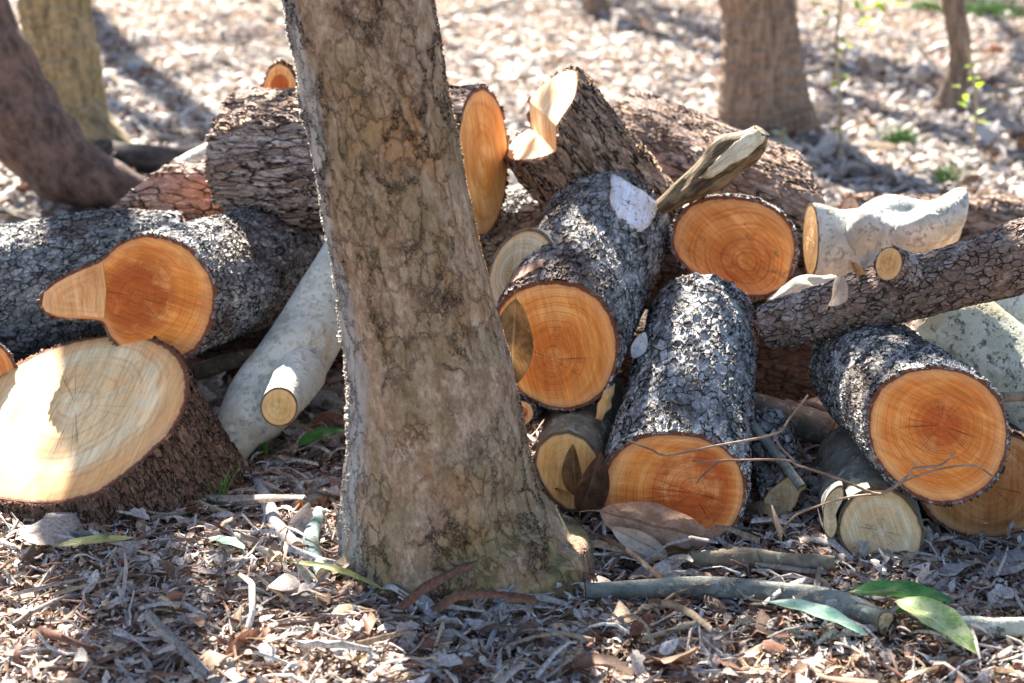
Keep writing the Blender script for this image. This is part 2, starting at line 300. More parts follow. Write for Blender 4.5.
    body = [annul(rings[0], c0, 1 - 2.2 * th_abs), annul(rings[0], c0, 1 - th_abs), annul(rings[0], c0, .995)] + rings + [annul(rings[-1], cN, .995), annul(rings[-1], cN, 1 - th1), annul(rings[-1], cN, 1 - 2.2 * th1)]
    rim = [1, 1, .9] + [0] * len(rings) + [.9, 1, 1]
    V = np.vstack(body); nr = len(body); idx = np.arange(nr * ns).reshape(nr, ns); nx = np.roll(idx, -1, axis=1)
    Q = np.stack([idx[:-1], idx[1:], nx[1:], nx[:-1]], -1).reshape(-1, 4)
    rimv = np.repeat(np.array(rim, float), ns)
    own = parent is None
    if own:
        e = bpy.data.objects.new(name, None); col.objects.link(e); e.matrix_world = mw; e.empty_display_size = .05; tag(e, label, cat, group)
    else: e = parent
    bpy.context.view_layer.update() if False else None
    def child(nm, me):
        o = bpy.data.objects.new(nm, me); col.objects.link(o); o.parent = e
        if not own: o.matrix_parent_inverse = (e.matrix_world if e.parent is None else Matrix.Identity(4)).inverted(); o.matrix_basis = mw
        return o
    bo = child(bark_name, np_mesh(bark_name, V, Q, mat=bark, attrs={'rim': ('FLOAT', rimv), 'side': ('FLOAT', np.tile(unit[:, 0], nr))}))
    bo['_L'] = 1; del bo['_L']
    def cap(ring, c, zdir, mat, s, planar_fn=None, xy=None, i0=0):
        nrg = 14 if planar_fn is None else 40
        pc = c + np.array([pith[0], pith[1], 0]) * rr[0]
        if planar_fn is None: pc = pc + np.array([0, 0, 1]) * float(np.dot(c - pc, N0) / N0[2]) if zdir < 0 and abs(N0[2]) > .2 else c
        rr_ = ring; VV = [pc[None]]; ra_ = [np.zeros(1)]; me_ = [np.zeros(1)]; po = [np.array([[1., 0, 0]])]
        for j in range(1, nrg + 1):
            q = j / nrg; rg = pc + (c + (rr_ - c) * s - pc) * q
            if planar_fn is not None:
                sxy = (xy * s) * q; rg = cen[i0] + X[i0] * sxy[:, :1] + Yv[i0] * sxy[:, 1:] + tan[i0] * planar_fn(sxy)[:, None]
                if j == 1: VV[0] = (cen[i0] + tan[i0] * planar_fn(np.zeros((1, 2)))[0])[None]
            VV.append(rg); ra_.append(np.full(ns, q)); me_.append(np.hypot(rg[:, 0] - pc[0], rg[:, 1] - pc[1]) / rr[i0] if planar_fn is None else np.full(ns, q)); po.append(np.stack([np.cos(th), np.sin(th), np.zeros(ns)], 1))
        VV = np.vstack(VV); VV = VV + (tan[i0] * zdir * .0015)
        id2 = 1 + np.arange(nrg * ns).reshape(nrg, ns); n2 = np.roll(id2, -1, axis=1)
        q2 = np.stack([id2[:-1], id2[1:], n2[1:], n2[:-1]], -1).reshape(-1, 4); t2 = np.stack([np.zeros(ns, int), id2[0], n2[0]], -1)
        if zdir > 0: q2 = q2[:, ::-1]; t2 = t2[:, ::-1]
        return child(capname, np_mesh(capname, VV, q2, t2, mat, attrs={'met': ('FLOAT', np.concatenate(me_)), 'rad': ('FLOAT', np.concatenate(ra_)), 'pol': ('FLOAT_VECTOR', np.vstack(po))}, smooth=planar_fn is None))
    if own and bark_name == 'bark' and cat in ('log', 'branch', 'slab'):
        if 'plain_cut_wood' not in bpy.data.materials: cut_mat('plain_cut_wood', (.80, .42, .16), (.66, .28, .08), .5, 12, .3, .5, .4, 3)
        cut0 = cut0 or bpy.data.materials['plain_cut_wood']; cut1 = cut1 or bpy.data.materials['plain_cut_wood']
    if cut0: cap(rings[0], c0, -1, cut0, 1 - 1.6 * th_abs, zoff0 if e0 is not None else None, xy0, 0)
    if cut1: cap(rings[-1], cN, 1, cut1, 1 - 1.6 * th1, None, xy1, nz)
    e_info = dict(obj=e, bark=bo, mw=mw, V=V, Q=Q)
    return e_info

def ellipse(cx, cy, rx, ry, n=28, rot=0.0):
    return [(cx + rx * math.cos(a) * math.cos(rot) - ry * math.sin(a) * math.sin(rot), cy + rx * math.cos(a) * math.sin(rot) + ry * math.sin(a) * math.cos(rot)) for a in [2 * PI * i / n for i in range(n)]]

def patch(info, name, poly, mat, off=.006, step=3, thick=.004):
    """a flake of bare wood lying on a log's surface inside an outline"""
    mwm = info['mw']; bv = BVHTree.FromPolygons([tuple(v) for v in info['V']], [tuple(int(i) for i in q) for q in info['Q']]); inv = mwm.inverted(); o = inv @ CAM
    cx = sum(p[0] for p in poly) / len(poly); cy = sum(p[1] for p in poly) / len(poly); n = 48
    pl = []
    m = len(poly)
    for i in range(n):
        u = i / n * m; a = poly[int(u) % m]; b = poly[(int(u) + 1) % m]; f = u - int(u); pl.append((a[0] + (b[0] - a[0]) * f + random.uniform(-.7, .7), a[1] + (b[1] - a[1]) * f + random.uniform(-.7, .7)))
    V = []; nr = 7
    def hit(px, py, k):
        d = (inv.to_3x3() @ ray(px, py)).normalized(); h = bv.ray_cast(o, d)
        return None if h[0] is None else (h[0] - d * 0 + h[1] * (off * k if h[1].dot(d) < 0 else -off * k))
    c = hit(cx, cy, 1)
    if c is None: return None
    V.append(c)
    for j in range(1, nr + 1):
        q = min(1, j / (nr - 1)); k = 1 if j < nr - 0 else -1.2
        for i in range(n):
            h = hit(cx + (pl[i][0] - cx) * q, cy + (pl[i][1] - cy) * q, k); V.append(h if h is not None else V[-1])
    id2 = 1 + np.arange(nr * n).reshape(nr, n); n2 = np.roll(id2, -1, axis=1)
    q2 = np.stack([id2[:-1], n2[:-1], n2[1:], id2[1:]], -1).reshape(-1, 4); t2 = np.stack([np.zeros(n, int), n2[0], id2[0]], -1)
    vv = np.array([tuple(v) for v in V]); rad = np.concatenate([[0], np.repeat(np.arange(1, nr + 1) / nr * .9, n)])
    me = np_mesh(name, vv, q2, t2, mat, attrs={'rad': ('FLOAT', rad), 'pol': ('FLOAT_VECTOR', np.zeros((len(vv), 3)))})
    ob = bpy.data.objects.new(name, me); col.objects.link(ob); ob.parent = info['obj']; return ob

def plate(info, name, poly, p0, nw, mat, off=.004):
    # a flat sawn facet standing just proud of a cut end
    mwm = info['mw']; inv = mwm.inverted(); n = 60; m = len(poly); pts = []
    for i in range(n):
        u = i / n * m; a = poly[int(u)]; b = poly[(int(u) + 1) % m]; f = u - int(u); d = ray(a[0] + (b[0] - a[0]) * f, a[1] + (b[1] - a[1]) * f)
        pts.append(CAM + d * ((p0 + nw * off - CAM).dot(nw) / d.dot(nw)))
    c = sum(pts, Vector()) / n; V = [inv @ c]; rad = [0]
    for q in (.3, .6, .85, 1): V += [inv @ (c + (p - c) * q) for p in pts]; rad += [q * .92] * n
    V += [inv @ (p - nw * off * 1.5) for p in pts]; rad += [.92] * n
    idx = 1 + np.arange(5 * n).reshape(5, n); nx = np.roll(idx, -1, axis=1); Q = np.stack([idx[:-1], idx[1:], nx[1:], nx[:-1]], -1).reshape(-1, 4); T3 = np.stack([np.zeros(n, int), idx[0], nx[0]], -1)
    o = bpy.data.objects.new(name, np_mesh(name, [tuple(v) for v in V], Q, T3, mat, smooth=False, attrs={'rad': ('FLOAT', rad), 'met': ('FLOAT', rad), 'pol': ('FLOAT_VECTOR', np.zeros((len(V), 3)))})); col.objects.link(o); o.parent = info['obj']; return o

# ------------------------------------------------------------------ material set
scaly = [bark_mat('scaly_grey_bark', 66, .55, .17, off=(0, 0, 0)), bark_mat('scaly_grey_bark', 60, .6, .2, off=(3, 1, 0), brown_amt=.35),
         bark_mat('scaly_blue_grey_bark', 58, .7, .17, cols=((.19, .175, .165), (.42, .42, .42), (.70, .70, .70)), brown_amt=.25, off=(1, 4, 2), disp=.0095)]
scaly_lich = bark_mat('lichened_scaly_bark', 72, .6, .2, cols=((.17, .16, .16), (.34, .345, .355), (.58, .585, .59)), brown_amt=.3, lichen=(.76, .73, .64), lich_amt=.8, off=(5, 5, 5))
ridged = bark_mat('long_plated_bark', 52, .24, .17, cols=((.19, .14, .12), (.42, .34, .31), (.68, .61, .58)), brown=(.30, .18, .12), brown_amt=.6, disp=.013, warp=.6, off=(2, 2, 2))
ridged2 = bark_mat('long_plated_bark', 50, .30, .18, cols=((.18, .13, .10), (.42, .33, .27), (.68, .58, .50)), brown=(.34, .21, .13), brown_amt=.6, disp=.014, warp=.7, off=(7, 1, 2))
redbark = bark_mat('reddish_plated_bark', 50, .35, .2, cols=((.18, .15, .13), (.38, .34, .32), (.60, .57, .56)), brown=(.28, .23, .20), brown_amt=.5, disp=.008, off=(4, 4, 1))
stumpbark = bark_mat('brown_furrowed_bark', 84, .34, .2, cols=((.15, .085, .055), (.36, .22, .14), (.58, .42, .29)), brown=(.16, .07, .045), brown_amt=.75, disp=.009, off=(8, 4, 1))
limbbark = bark_mat('branch_bark', 74, .6, .22, cols=((.17, .13, .11), (.38, .31, .28), (.66, .62, .60)), brown=(.32, .19, .13), brown_amt=.5, disp=.006, off=(1, 9, 1))
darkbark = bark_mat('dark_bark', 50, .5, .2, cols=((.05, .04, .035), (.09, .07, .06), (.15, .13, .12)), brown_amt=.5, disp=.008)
palebark = smooth_bark('smooth_pale_bark', (.42, .44, .40), (.72, .72, .66), moss=(.42, .40, .22), moss_amt=.5, spot_amt=.45, disp=.008, spots=(.24, .24, .22))
bluepale = smooth_bark('smooth_bluish_bark', (.42, .43, .38), (.74, .72, .62), moss=(.50, .40, .22), moss_amt=.6, spot_amt=.25, disp=.005, spots=(.30, .29, .25))
lichpale = smooth_bark('pale_lichened_bark', (.44, .45, .34), (.72, .71, .60), spots=(.16, .17, .14), moss=(.36, .36, .16), moss_amt=.5, spot_amt=.95, disp=.009)
greybark = smooth_bark('grey_green_bark', (.12, .13, .12), (.26, .27, .24), moss_amt=.3, disp=.005)
dimbark = smooth_bark('dull_tan_bark', (.16, .12, .08), (.34, .27, .18), moss_amt=.2, disp=.005)
torn = torn_mat('torn_wood'); torn_dark = torn_mat('weathered_wood', (.22, .16, .10), (.48, .40, .28), (.07, .045, .03))
white_wood = cut_mat('bare_white_wood', (.78, .70, .66), (.74, .66, .62), .5, 9, .15, .3, 0, 2, .15, (.55, .30, .18))

G = 'felled logs heaped in the pile'
# ------------------------------------------------------------------ the pile
Aface = [(190, 385), (187, 365), (172, 347), (150, 337), (120, 333), (80, 339), (40, 352), (0, 374), (-35, 398), (-62, 430), (-72, 462), (-60, 488), (-30, 500), (0, 501), (30, 505), (60, 505), (97, 497), (120, 480), (143, 463), (176, 430), (188, 405)]
pA = at(60, 425, 3.8)
A = limb('sawn_log', 'wide low log round with a pale cream sawn face tilted skyward, half in sun', 'log', [(pA, 132), (pA + Vector((.075, .03, -.24)), 148)], stumpbark,
     cut_mat('cream_cut_wood', (.82, .38, .12), (.88, .60, .31), .80, 14, .20, .45, .7, 1, .25, (.45, .26, .10), .9), outline=Aface, n0=camn(-.23, .74, .63), group=G, pith=(.12, .1), lump=.01, res=.0036)

Bface = [(218, 290), (217, 310), (211, 330), (202, 347), (190, 357), (170, 363), (148, 363), (124, 353), (109, 338), (102, 322), (80, 319), (60, 319), (43, 317), (38, 306), (40, 292), (52, 281), (75, 270), (97, 261), (106, 255), (115, 245), (130, 237), (148, 233), (168, 236), (190, 246), (205, 262), (214, 276)]
Bk = limb('forked_log', 'scaly grey forked log with a keyhole shaped orange cut behind the cream faced round', 'log', [((155, 295, 4.05), 60), ((272, 262, 4.6), 58)], scaly_lich,
     cut_mat('amber_cut_wood', (.84, .28, .045), (.52, .12, .015), .62, 16, .22, .6, .5, 3, .15, (.4, .14, .03), 1.3, rmix=0.0), outline=Bface, n0=camn(-.12, .08, 1), group=G, lump=.02)
plate(Bk, 'sawn_facet', [(103, 262), (106, 290), (104, 318), (80, 315), (60, 315), (46, 312), (42, 305), (44, 293), (55, 284), (76, 273)], at(155, 295, 4.05), camn(-.12, .08, 1), cut_mat('peach_facet_wood', (.86, .46, .20), (.80, .38, .14), .5, 8, .25, .5, 0, 6, .1, sawdir=.3))
limb('limb', None, None, [((-95, 335, 4.42), 84), ((20, 300, 4.44), 77), ((110, 268, 4.46), 58), ((185, 262, 4.48), 48)], scaly_lich, parent=Bk['obj'], bark_name='side_limb')

limb('sawn_log', 'orange cut log end at the left edge of the pile under the forked log', 'log', [((-30, 378, 4.0), 44), ((-110, 372, 4.6), 44)], scaly[1], cut_mat('orange_cut_wood', off=4), group=G, n0=camn(.2, .1, 1))
limb('sawn_log', 'reddish barked log with a slanted end between the forked log and leaning dark trunk', 'log', [((140, 196, 4.8), 37), ((300, 205, 4.95), 40)], redbark,
     cut_mat('pale_cut_wood', (.7, .5, .3), (.6, .4, .2)), n0=Vector((-.70, .25, .68)), group=G, lump=.03)
Fface = [(482, 86), (494, 94), (502, 110), (507, 135), (508, 165), (505, 195), (498, 220), (488, 236), (480, 239), (471, 231), (464, 213), (458, 185), (456, 155), (458, 128), (463, 105), (471, 91)]
limb('sawn_log', 'thick brown log lying across behind the standing tree with tall narrow orange end', 'log', [((482, 162, 4.35), 75), ((250, 160, 4.7), 68)], ridged,
     cut_mat('long_grain_orange_wood', (.82, .36, .10), (.76, .27, .05), .5, 7, .2, .8, 0, 5, .1, sawdir=0.0), cut_mat('orange_cut_wood', off=9), outline=Fface, n0=camn(.93, .05, .36), group=G, lump=.03, res=.004)
limb('sawn_log', 'orange tip of a log peeking over the thick brown plated log', 'log', [((279, 84, 5.0), 19), ((310, 110, 5.4), 22)], ridged2, cut_mat('orange_cut_wood', (.85, .42, .14), off=6),
     outline=[(260, 100), (263, 82), (269, 68), (279, 61), (290, 67), (297, 80), (300, 100), (280, 108)], n0=camn(-.1, .15, 1), group=G)
limb('sawn_log', 'dark barked log wedged under the tall narrow orange cut end', 'log', [((430, 262, 4.62), 42), ((585, 215, 4.8), 42)], scaly[1], group=G)
limb('sawn_log', 'pale rimmed log showing as a thin crescent left of the central big log', 'log', [((521, 274, 4.02), 36), ((545, 262, 4.3), 36)], palebark, cut_mat('grey_cut_wood', (.50, .42, .28), (.45, .36, .22), off=3, stain=.1, rimc=((.10, .07, .04), (.26, .20, .12))),
     outline=ellipse(522, 274, 33, 48, rot=.35), n0=camn(-.25, .1, 1), group=G)
Jface = [(557, 280), (580, 284), (600, 296), (613, 315), (620, 340), (618, 365), (608, 390), (592, 404), (570, 411), (548, 409), (525, 398), (508, 380), (499, 357), (494, 332), (496, 308), (510, 291), (532, 282)]
J = limb('sawn_log', 'big scaly grey log in the pile centre with round orange end and white scar', 'log', [((557, 346, 3.8), 64), ((608, 226, 4.42), 62)], scaly[0],
     cut_mat('bright_orange_cut_wood', (.90, .32, .06), (.72, .19, .025), .5, 24, .3, .35, .6, 0, .12, (.45, .22, .06), .4, ), cut_mat('orange_cut_wood', off=9), outline=Jface, n0=camn(-.06, .10, 1), group=G, pith=(.05, -.2), res=.003)
patch(J, 'bare_wood_scar', [(611, 176), (620, 179), (640, 192), (656, 203), (655, 212), (648, 226), (640, 233), (630, 228), (618, 218), (610, 202)], white_wood)
patch(J, 'branch_collar', [(500, 286), (512, 274), (530, 266), (545, 262), (543, 269), (528, 277), (512, 286), (503, 292)], torn_mat('red_brown_scab', (.16, .06, .035), (.45, .28, .20)), off=.008)
def kend(xy):
    s = m_(at(544, 117, 4.45), 1.0); y = xy[:, 1] / s; x = xy[:, 0] / s
    lo = -8 - .2 * (y + 56); st = np.clip((y + 14) / 16, 0, 1) * 24; hi = np.clip(y - 2, 0, 60) * .42
    return (lo + st + hi + .10 * x - .8 * np.sin(y * .11 + x * .06)) * s
limb('notched_log', 'log pointing upward with a pale stepped felling notch at the top of the pile', 'log', [((544, 118, 4.48), 55), ((646, 244, 4.53), 56)], ridged2,
     cut_mat('fresh_pale_wood', (.86, .62, .36), (.82, .52, .26), .6, 6, .1, .6, 0, 4, .2, (.55, .28, .10), .5), e0=kend, group=G, lump=.03, res=.0035)
limb('sawn_log', 'long brown log at the back of the pile running down to the right', 'log', [((806, 212, 4.75), 50), ((628, 138, 5.25), 46)], ridged, cut_mat('orange_cut_wood', off=9), cut_mat('pale_cut_wood', (.7, .5, .3), off=2), n0=camn(.93, .1, -.1), group=G, lump=.03, res=.004)
Mface = [(733, 196), (760, 200), (780, 211), (794, 228), (798, 248), (793, 272), (786, 290), (764, 298), (738, 297), (712, 289), (690, 273), (674, 256), (669, 240), (675, 218), (690, 203), (712, 196)]
limb('sawn_log', 'log end with knotty amber stained face just below the broken upright stub', 'log', [((733, 246, 4.25), 58), ((740, 250, 4.7), 50)], scaly[1],
     cut_mat('knotty_amber_wood', (.80, .28, .055), (.66, .19, .03), .5, 12, .35, .5, .3, 7, .8, (.26, .13, .05), .9), outline=Mface, n0=camn(0, .1, 1), group=G, pith=(-.2, -.3))
N_ = limb('pale_log', 'white barked smooth log with a broken knob at the right rear of the pile', 'log', [((813, 240, 4.42), 37), ((905, 252, 4.6), 34)], palebark, cut_mat('peach_cut_wood', (.85, .50, .22), (.8, .45, .2), off=8),
     cut_mat('grey_cut_wood', (.5, .45, .35), off=1), outline=ellipse(811, 240, 8, 38), n0=camn(-.92, .05, .38), group=G, lump=.12)
limb('x', None, None, [((862, 262, 4.46), 24), ((892, 243, 4.42), 36), ((920, 232, 4.40), 39), ((944, 228, 4.40), 34)], palebark, None, torn_dark, parent=N_['obj'], bark_name='broken_knob', lump=.3, ring_amp=.2, n1=camn(1, .25, .05), capname='torn_end')
limb('weathered_log', 'long brown plated log lying flat on the litter behind the white log', 'log', [((850, 218, 5.6), 23), ((1120, 225, 5.9), 22)], ridged, cut_mat('grey_cut_wood2', (.5, .4, .3), off=1), group=G)
O_ = limb('branch_log', 'rough barked long branch resting diagonally over the right logs with a sawn side stub', 'branch', [((765, 327, 3.98), 21), ((830, 309, 3.93), 27), ((900, 291, 3.88), 30), ((960, 276, 3.85), 32), ((1040, 252, 3.8), 35), ((1150, 222, 3.75), 36)],
     limbbark, cut_mat('orange_cut_wood', off=7), cut_mat('orange_cut_wood', off=5), lump=.05, group='loose branches in the pile', res=.003)
limb('x', None, None, [((889, 264, 3.74), 16), ((915, 277, 3.86), 18)], limbbark, cut_mat('stub_cut_wood', (.80, .45, .18), (.70, .33, .11), .5, 9, .3, .4, .5, 2), outline=ellipse(889, 264, 14, 18, rot=.25), n0=camn(-.45, .1, 1), parent=O_['obj'], bark_name='side_stub')
limb('pale_log', 'pale green lichened smooth log leaning behind the right round orange end', 'log', [((935, 322, 4.1), 52), ((1100, 470, 3.85), 68)], lichpale, cut_mat('grey_cut_wood', (.5, .42, .3), off=4), group=G, lump=.03)
limb('pale_log', 'bright white smooth log at the far right under the long branch', 'log', [((965, 280, 4.35), 38), ((1120, 380, 4.2), 42)], palebark, cut_mat('grey_cut_wood', (.5, .42, .3), off=5), group=G)
Qface = [(938, 365), (965, 370), (988, 383), (1003, 402), (1010, 428), (1008, 455), (998, 478), (980, 495), (958, 504), (935, 505), (910, 495), (888, 478), (872, 456), (865, 430), (868, 405), (880, 384), (905, 369)]
limb('sawn_log', 'scaly log at the right with the brightest round orange end beside pale lichened bark', 'log', [((938, 435, 3.42), 72), ((862, 364, 4.0), 52)], scaly_lich,
     cut_mat('vivid_orange_cut_wood', (.90, .28, .045), (.66, .13, .015), .36, 26, .32, .4, .9, 2, .12, (.5, .15, .03), 1.1), outline=Qface, n0=camn(.06, .12, 1), group=G, pith=(-.03, .12), res=.003)
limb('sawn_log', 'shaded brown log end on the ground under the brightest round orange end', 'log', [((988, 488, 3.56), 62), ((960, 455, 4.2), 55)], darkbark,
     cut_mat('shaded_amber_wood', (.42, .17, .04), (.38, .14, .03), off=6, stain=.4), outline=ellipse(988, 485, 72, 55), n0=camn(0, .15, 1), group=G)  # wood colour itself darkened for the shade under the upper log
Sface = [(870, 487), (890, 487), (905, 496), (918, 513), (925, 532), (922, 552), (912, 567), (895, 575), (875, 571), (855, 561), (841, 545), (836, 530), (840, 512), (852, 495)]
S_ = limb('pale_log', 'small pale buff log end standing at the front foot of the pile', 'log', [((880, 531, 3.42), 46), ((862, 462, 3.9), 44)], greybark,
     cut_mat('buff_cut_wood', (.76, .54, .30), (.72, .50, .28), .5, 14, .15, .3, .5, 3, .45, (.26, .17, .09), .4, rimc=((.10, .07, .04), (.26, .20, .12))), outline=Sface, n0=camn(-.05, .18, 1), group=G)
limb('wood_slab', 'thin buff wood slab leaning on the left side of the small pale log', 'slab', [((834, 513, 3.43), 15), ((834, 480, 3.75), 15)], greybark, cut_mat('buff_cut_wood2', (.6, .45, .25), (.55, .4, .22), off=5, rimc=((.10, .07, .04), (.26, .20, .12))),
     outline=[(826, 498), (833, 488), (844, 483), (848, 488), (840, 503), (835, 518), (835, 532), (838, 542), (828, 541), (823, 528), (823, 510)], n0=camn(-.1, .15, 1), ring_amp=.08)
Tface = [(672, 431), (700, 434), (725, 445), (742, 462), (748, 485), (745, 510), (733, 531), (712, 545), (690, 549), (660, 548), (630, 540), (608, 524), (599, 502), (600, 476), (612, 453), (632, 438), (652, 432)]
limb('sawn_log', 'blue grey flaky log sloping to a deep orange end partly leaf covered', 'log', [((673, 490, 3.5), 66), ((704, 322, 4.1), 54)], scaly[2],
     cut_mat('deep_orange_cut_wood', (.88, .28, .045), (.58, .11, .012), .62, 22, .3, .5, .6, 5, .15, (.4, .14, .03), 1.45), cut_mat('orange_cut_wood', off=9), outline=Tface, n0=camn(-.04, .15, 1), group=G, pith=(-.3, -.05), res=.003)
limb('pale_log', 'small yellowish log end beside the foot of the standing tree', 'log', [((568, 471, 3.62), 38), ((590, 400, 4.0), 38)], dimbark,
     cut_mat('straw_cut_wood', (.86, .48, .15), (.80, .44, .15), .5, 10, .15, .4, .3, 8, .2, rimc=((.10, .07, .04), (.26, .20, .12))), outline=[(568, 430), (586, 437), (598, 452), (602, 475), (598, 498), (585, 512), (568, 512), (552, 500), (540, 482), (533, 462), (537, 445), (550, 433)], n0=camn(-.1, .15, 1), group=G)
limb('branch_end', 'thumb sized orange branch end against the right flank of the standing tree', 'branch', [((521, 413, 3.72), 13), ((540, 402, 4.1), 14)], scaly[1], cut_mat('peach_cut_wood', (.8, .45, .2), off=8), group='loose branches in the pile', n0=camn(0, .1, 1))
limb('bark_slab', 'dark slab of bark with a pale curved edge in the gap between two orange ends', 'slab', [((786, 504, 3.6), 22), ((766, 430, 3.85), 26)], scaly[1], cut_mat('buff_cut_wood3', (.5, .36, .2), (.45, .3, .16), off=5, rimc=((.10, .07, .04), (.26, .20, .12))),
     outline=[(767, 524), (772, 529), (785, 522), (798, 502), (805, 478), (797, 470), (783, 478), (768, 490), (762, 500), (766, 512)], n0=camn(-.1, .15, 1), ring_amp=.1)
limb('stick', 'thin grey stick leaning over the dark bark slab', 'stick', [((752, 424, 3.7), 4.5), ((775, 452, 3.64), 5), ((802, 488, 3.56), 5)], greybark, torn_dark, torn_dark, group='loose branches in the pile')
limb('branch_log', 'short grey green branch deep in the gap above the dark bark slab', 'branch', [((742, 405, 4.15), 16), ((835, 432, 4.05), 17)], greybark, torn_dark, torn_dark, group='loose branches in the pile')
limb('sawn_log', 'added dark filler log in the shaded gap beneath the long rough branch', 'log', [((620, 372, 4.62), 62), ((880, 385, 4.5), 60)], darkbark, group=G, res=.006)  # added filler, its near-black bark keeps this gap dark
limb('sawn_log', 'added dark filler log in the shaded gap behind the smooth curved branch', 'log', [((190, 318, 4.85), 75), ((500, 335, 4.85), 72)], darkbark, group=G, res=.006)  # filler log put in so no bright ground shows through here
limb('stick', 'dull brown stick lying in the dark gap left of the smooth curved branch', 'stick', [((196, 372, 4.3), 9), ((245, 358, 4.3), 8), ((300, 352, 4.3), 8)], dimbark, torn_dark, torn_dark, group='loose branches in the pile')
X_ = limb('smooth_branch', 'smooth bluish white curved branch with a sawn stub left of the standing tree', 'branch', [((356, 235, 4.3), 26), ((340, 275, 4.25), 31), ((318, 320, 4.18), 34), ((286, 370, 4.08), 36), ((256, 408, 4.0), 34), ((236, 436, 3.95), 24), ((226, 470, 3.93), 14)],
     bluepale, None, torn, group='loose branches in the pile', lump=.04, res=.003)
limb('x', None, None, [((279, 407, 3.86), 20), ((300, 372, 4.05), 27)], bluepale, cut_mat('straw_cut_wood', (.78, .52, .22), (.72, .45, .17), .5, 8, .2, .4, .3, 4, .2), outline=ellipse(279, 407, 19, 20), n0=camn(-.1, -.15, 1), parent=X_['obj'], bark_name='side_stub')
# broken stub on top of M
K2 = limb('broken_stub', 'weathered broken branch stub with a pale slanting top jutting over the amber stained face', 'branch', [((660, 208, 4.3), 8), ((690, 186, 4.28), 14), ((722, 164, 4.26), 20), ((745, 147, 4.24), 19), ((762, 131, 4.24), 9)], torn_mat('split_brown_bark', (.07, .045, .025), (.26, .19, .11), (.04, .025, .015)), torn, torn, group='loose branches in the pile', lump=.15, n1=camn(.5, .6, .5))
patch(K2, 'pale_split_face', [(700, 178), (712, 165), (728, 150), (745, 136), (760, 126), (766, 130), (762, 143), (748, 155), (728, 166), (712, 177)], torn_mat('cream_split_wood', (.6, .48, .3), (.82, .74, .56), (.30, .19, .10)), off=.006)
limb('pale_branch', 'pale smooth branch tip showing between the reddish log and thick brown log', 'branch', [((176, 168, 5.15), 9), ((222, 146, 5.3), 10)], palebark, torn, torn, group='loose branches in the pile')
limb('fallen_branch', 'dark fallen limb lying on the litter behind the olive tree', 'branch', [(gr(100, 150, .09), 11), (gr(140, 158, .09), 14), (gr(175, 160, .09), 13), (gr(225, 152, .1), 15)], far_bark('dark_limb_bark', (.03, .025, .025), (.11, .09, .08)), torn_dark, torn_dark, lump=.08, res=.012)
limb('stick', 'thin brown stick end poking out at the far right beside the brightest orange end', 'stick', [((1001, 397, 3.62), 5), ((1060, 395, 3.7), 5)], dimbark, torn, torn, group='loose branches in the pile')
limb('peeled_bark', 'strip of splintered pale bark lying on the left end of the long branch', 'slab', [((770, 305, 4.05), 6), ((800, 290, 4.1), 12), ((835, 283, 4.12), 9)], torn_mat('splinter', (.5, .42, .3), (.75, .68, .52), (.3, .2, .1)), torn, torn, lump=.3)
limb('wood_splinter', 'slim orange splinter standing between the central log and blue grey flaky log', 'splinter', [((599, 420, 3.72), 4), ((606, 400, 3.74), 6), ((613, 385, 3.78), 2.5)], torn_mat('orange_splinter', (.7, .35, .12), (.85, .5, .22), (.5, .2, .06)), lump=.2)

limb('sawn_log', 'added dark filler log closing the gap between the central log and the amber stained face', 'log', [((575, 262, 4.95), 46), ((860, 285, 4.95), 46)], darkbark, group=G, res=.006)  # added to block sunlit ground behind, dark like the shade in the gap
# ------------------------------------------------------------------ ground sticks
def gp(px, py, r): q = gr(px, py); up = r * 3.7 / F; return gr(px, py, up * .7 + .016)
def gstick(name, label, pts, mat, r, c0=torn, c1=torn, **kw): return limb(name, label, 'stick', [(gp(x, y, r), r if len(q) == 0 else q[0]) for (x, y, *q) in pts], mat, c0, c1, lump=.1, group='sticks lying on the litter', **kw)
gstick('fallen_branch', 'grey branch half sunk in the litter running right from the standing tree', [(585, 591, 8), (640, 589, 10), (720, 588, 11), (790, 595, 12), (850, 608, 13), (885, 622, 12)], greybark, 11)
gstick('fallen_branch', 'tan stick with whitish ends on the ground below the dark bark slab', [(690, 560, 9), (740, 558, 11), (790, 562, 10), (835, 565, 8)], dimbark, 10)
gstick('fallen_branch', 'mottled tan branch at the lower right edge of the photo', [(940, 622, 8), (985, 627, 10), (1040, 629, 10), (1100, 630, 10)], lichpale, 10)
gstick('stick', 'pinkish grey stick with flaky bark and a broken yellow tip left of the tree foot', [(256, 476, 5), (268, 505, 7), (280, 530, 7.5), (297, 548, 7)], smooth_bark('pink_grey_bark', (.30, .26, .26), (.52, .48, .48), moss_amt=0, disp=.005), 7)
gstick('stick', 'short blue green lichened stick closest to the tree foot', [(319, 512, 6), (311, 540, 8), (317, 560, 7), (323, 574, 7)], smooth_bark('teal_lichen_bark', (.16, .26, .24), (.36, .46, .42), moss_amt=.1, disp=.006), 7)
gstick('stick', 'stubby grey stick with an orange cut end above the blue green stick', [(300, 506, 7), (315, 500, 7), (330, 495, 6)], greybark, 6, c0=cut_mat('orange_cut_wood', off=7))
gstick('stick', 'bare whitish stick pointing at the tree foot', [(229, 531, 3), (250, 544, 3.5), (282, 558, 3)], torn_mat('bare_stick', (.5, .45, .36), (.78, .72, .6), (.4, .3, .2)), 3)
gstick('stick', 'dark smooth stick along the base of the cream faced round', [(4, 530, 4), (40, 530, 5), (95, 536, 4)], greybark, 4)
gstick('stick', 'forked tan stick right of the cream faced round', [(150, 519, 3), (185, 512, 4), (205, 500, 4), (224, 489, 3)], dimbark, 4)
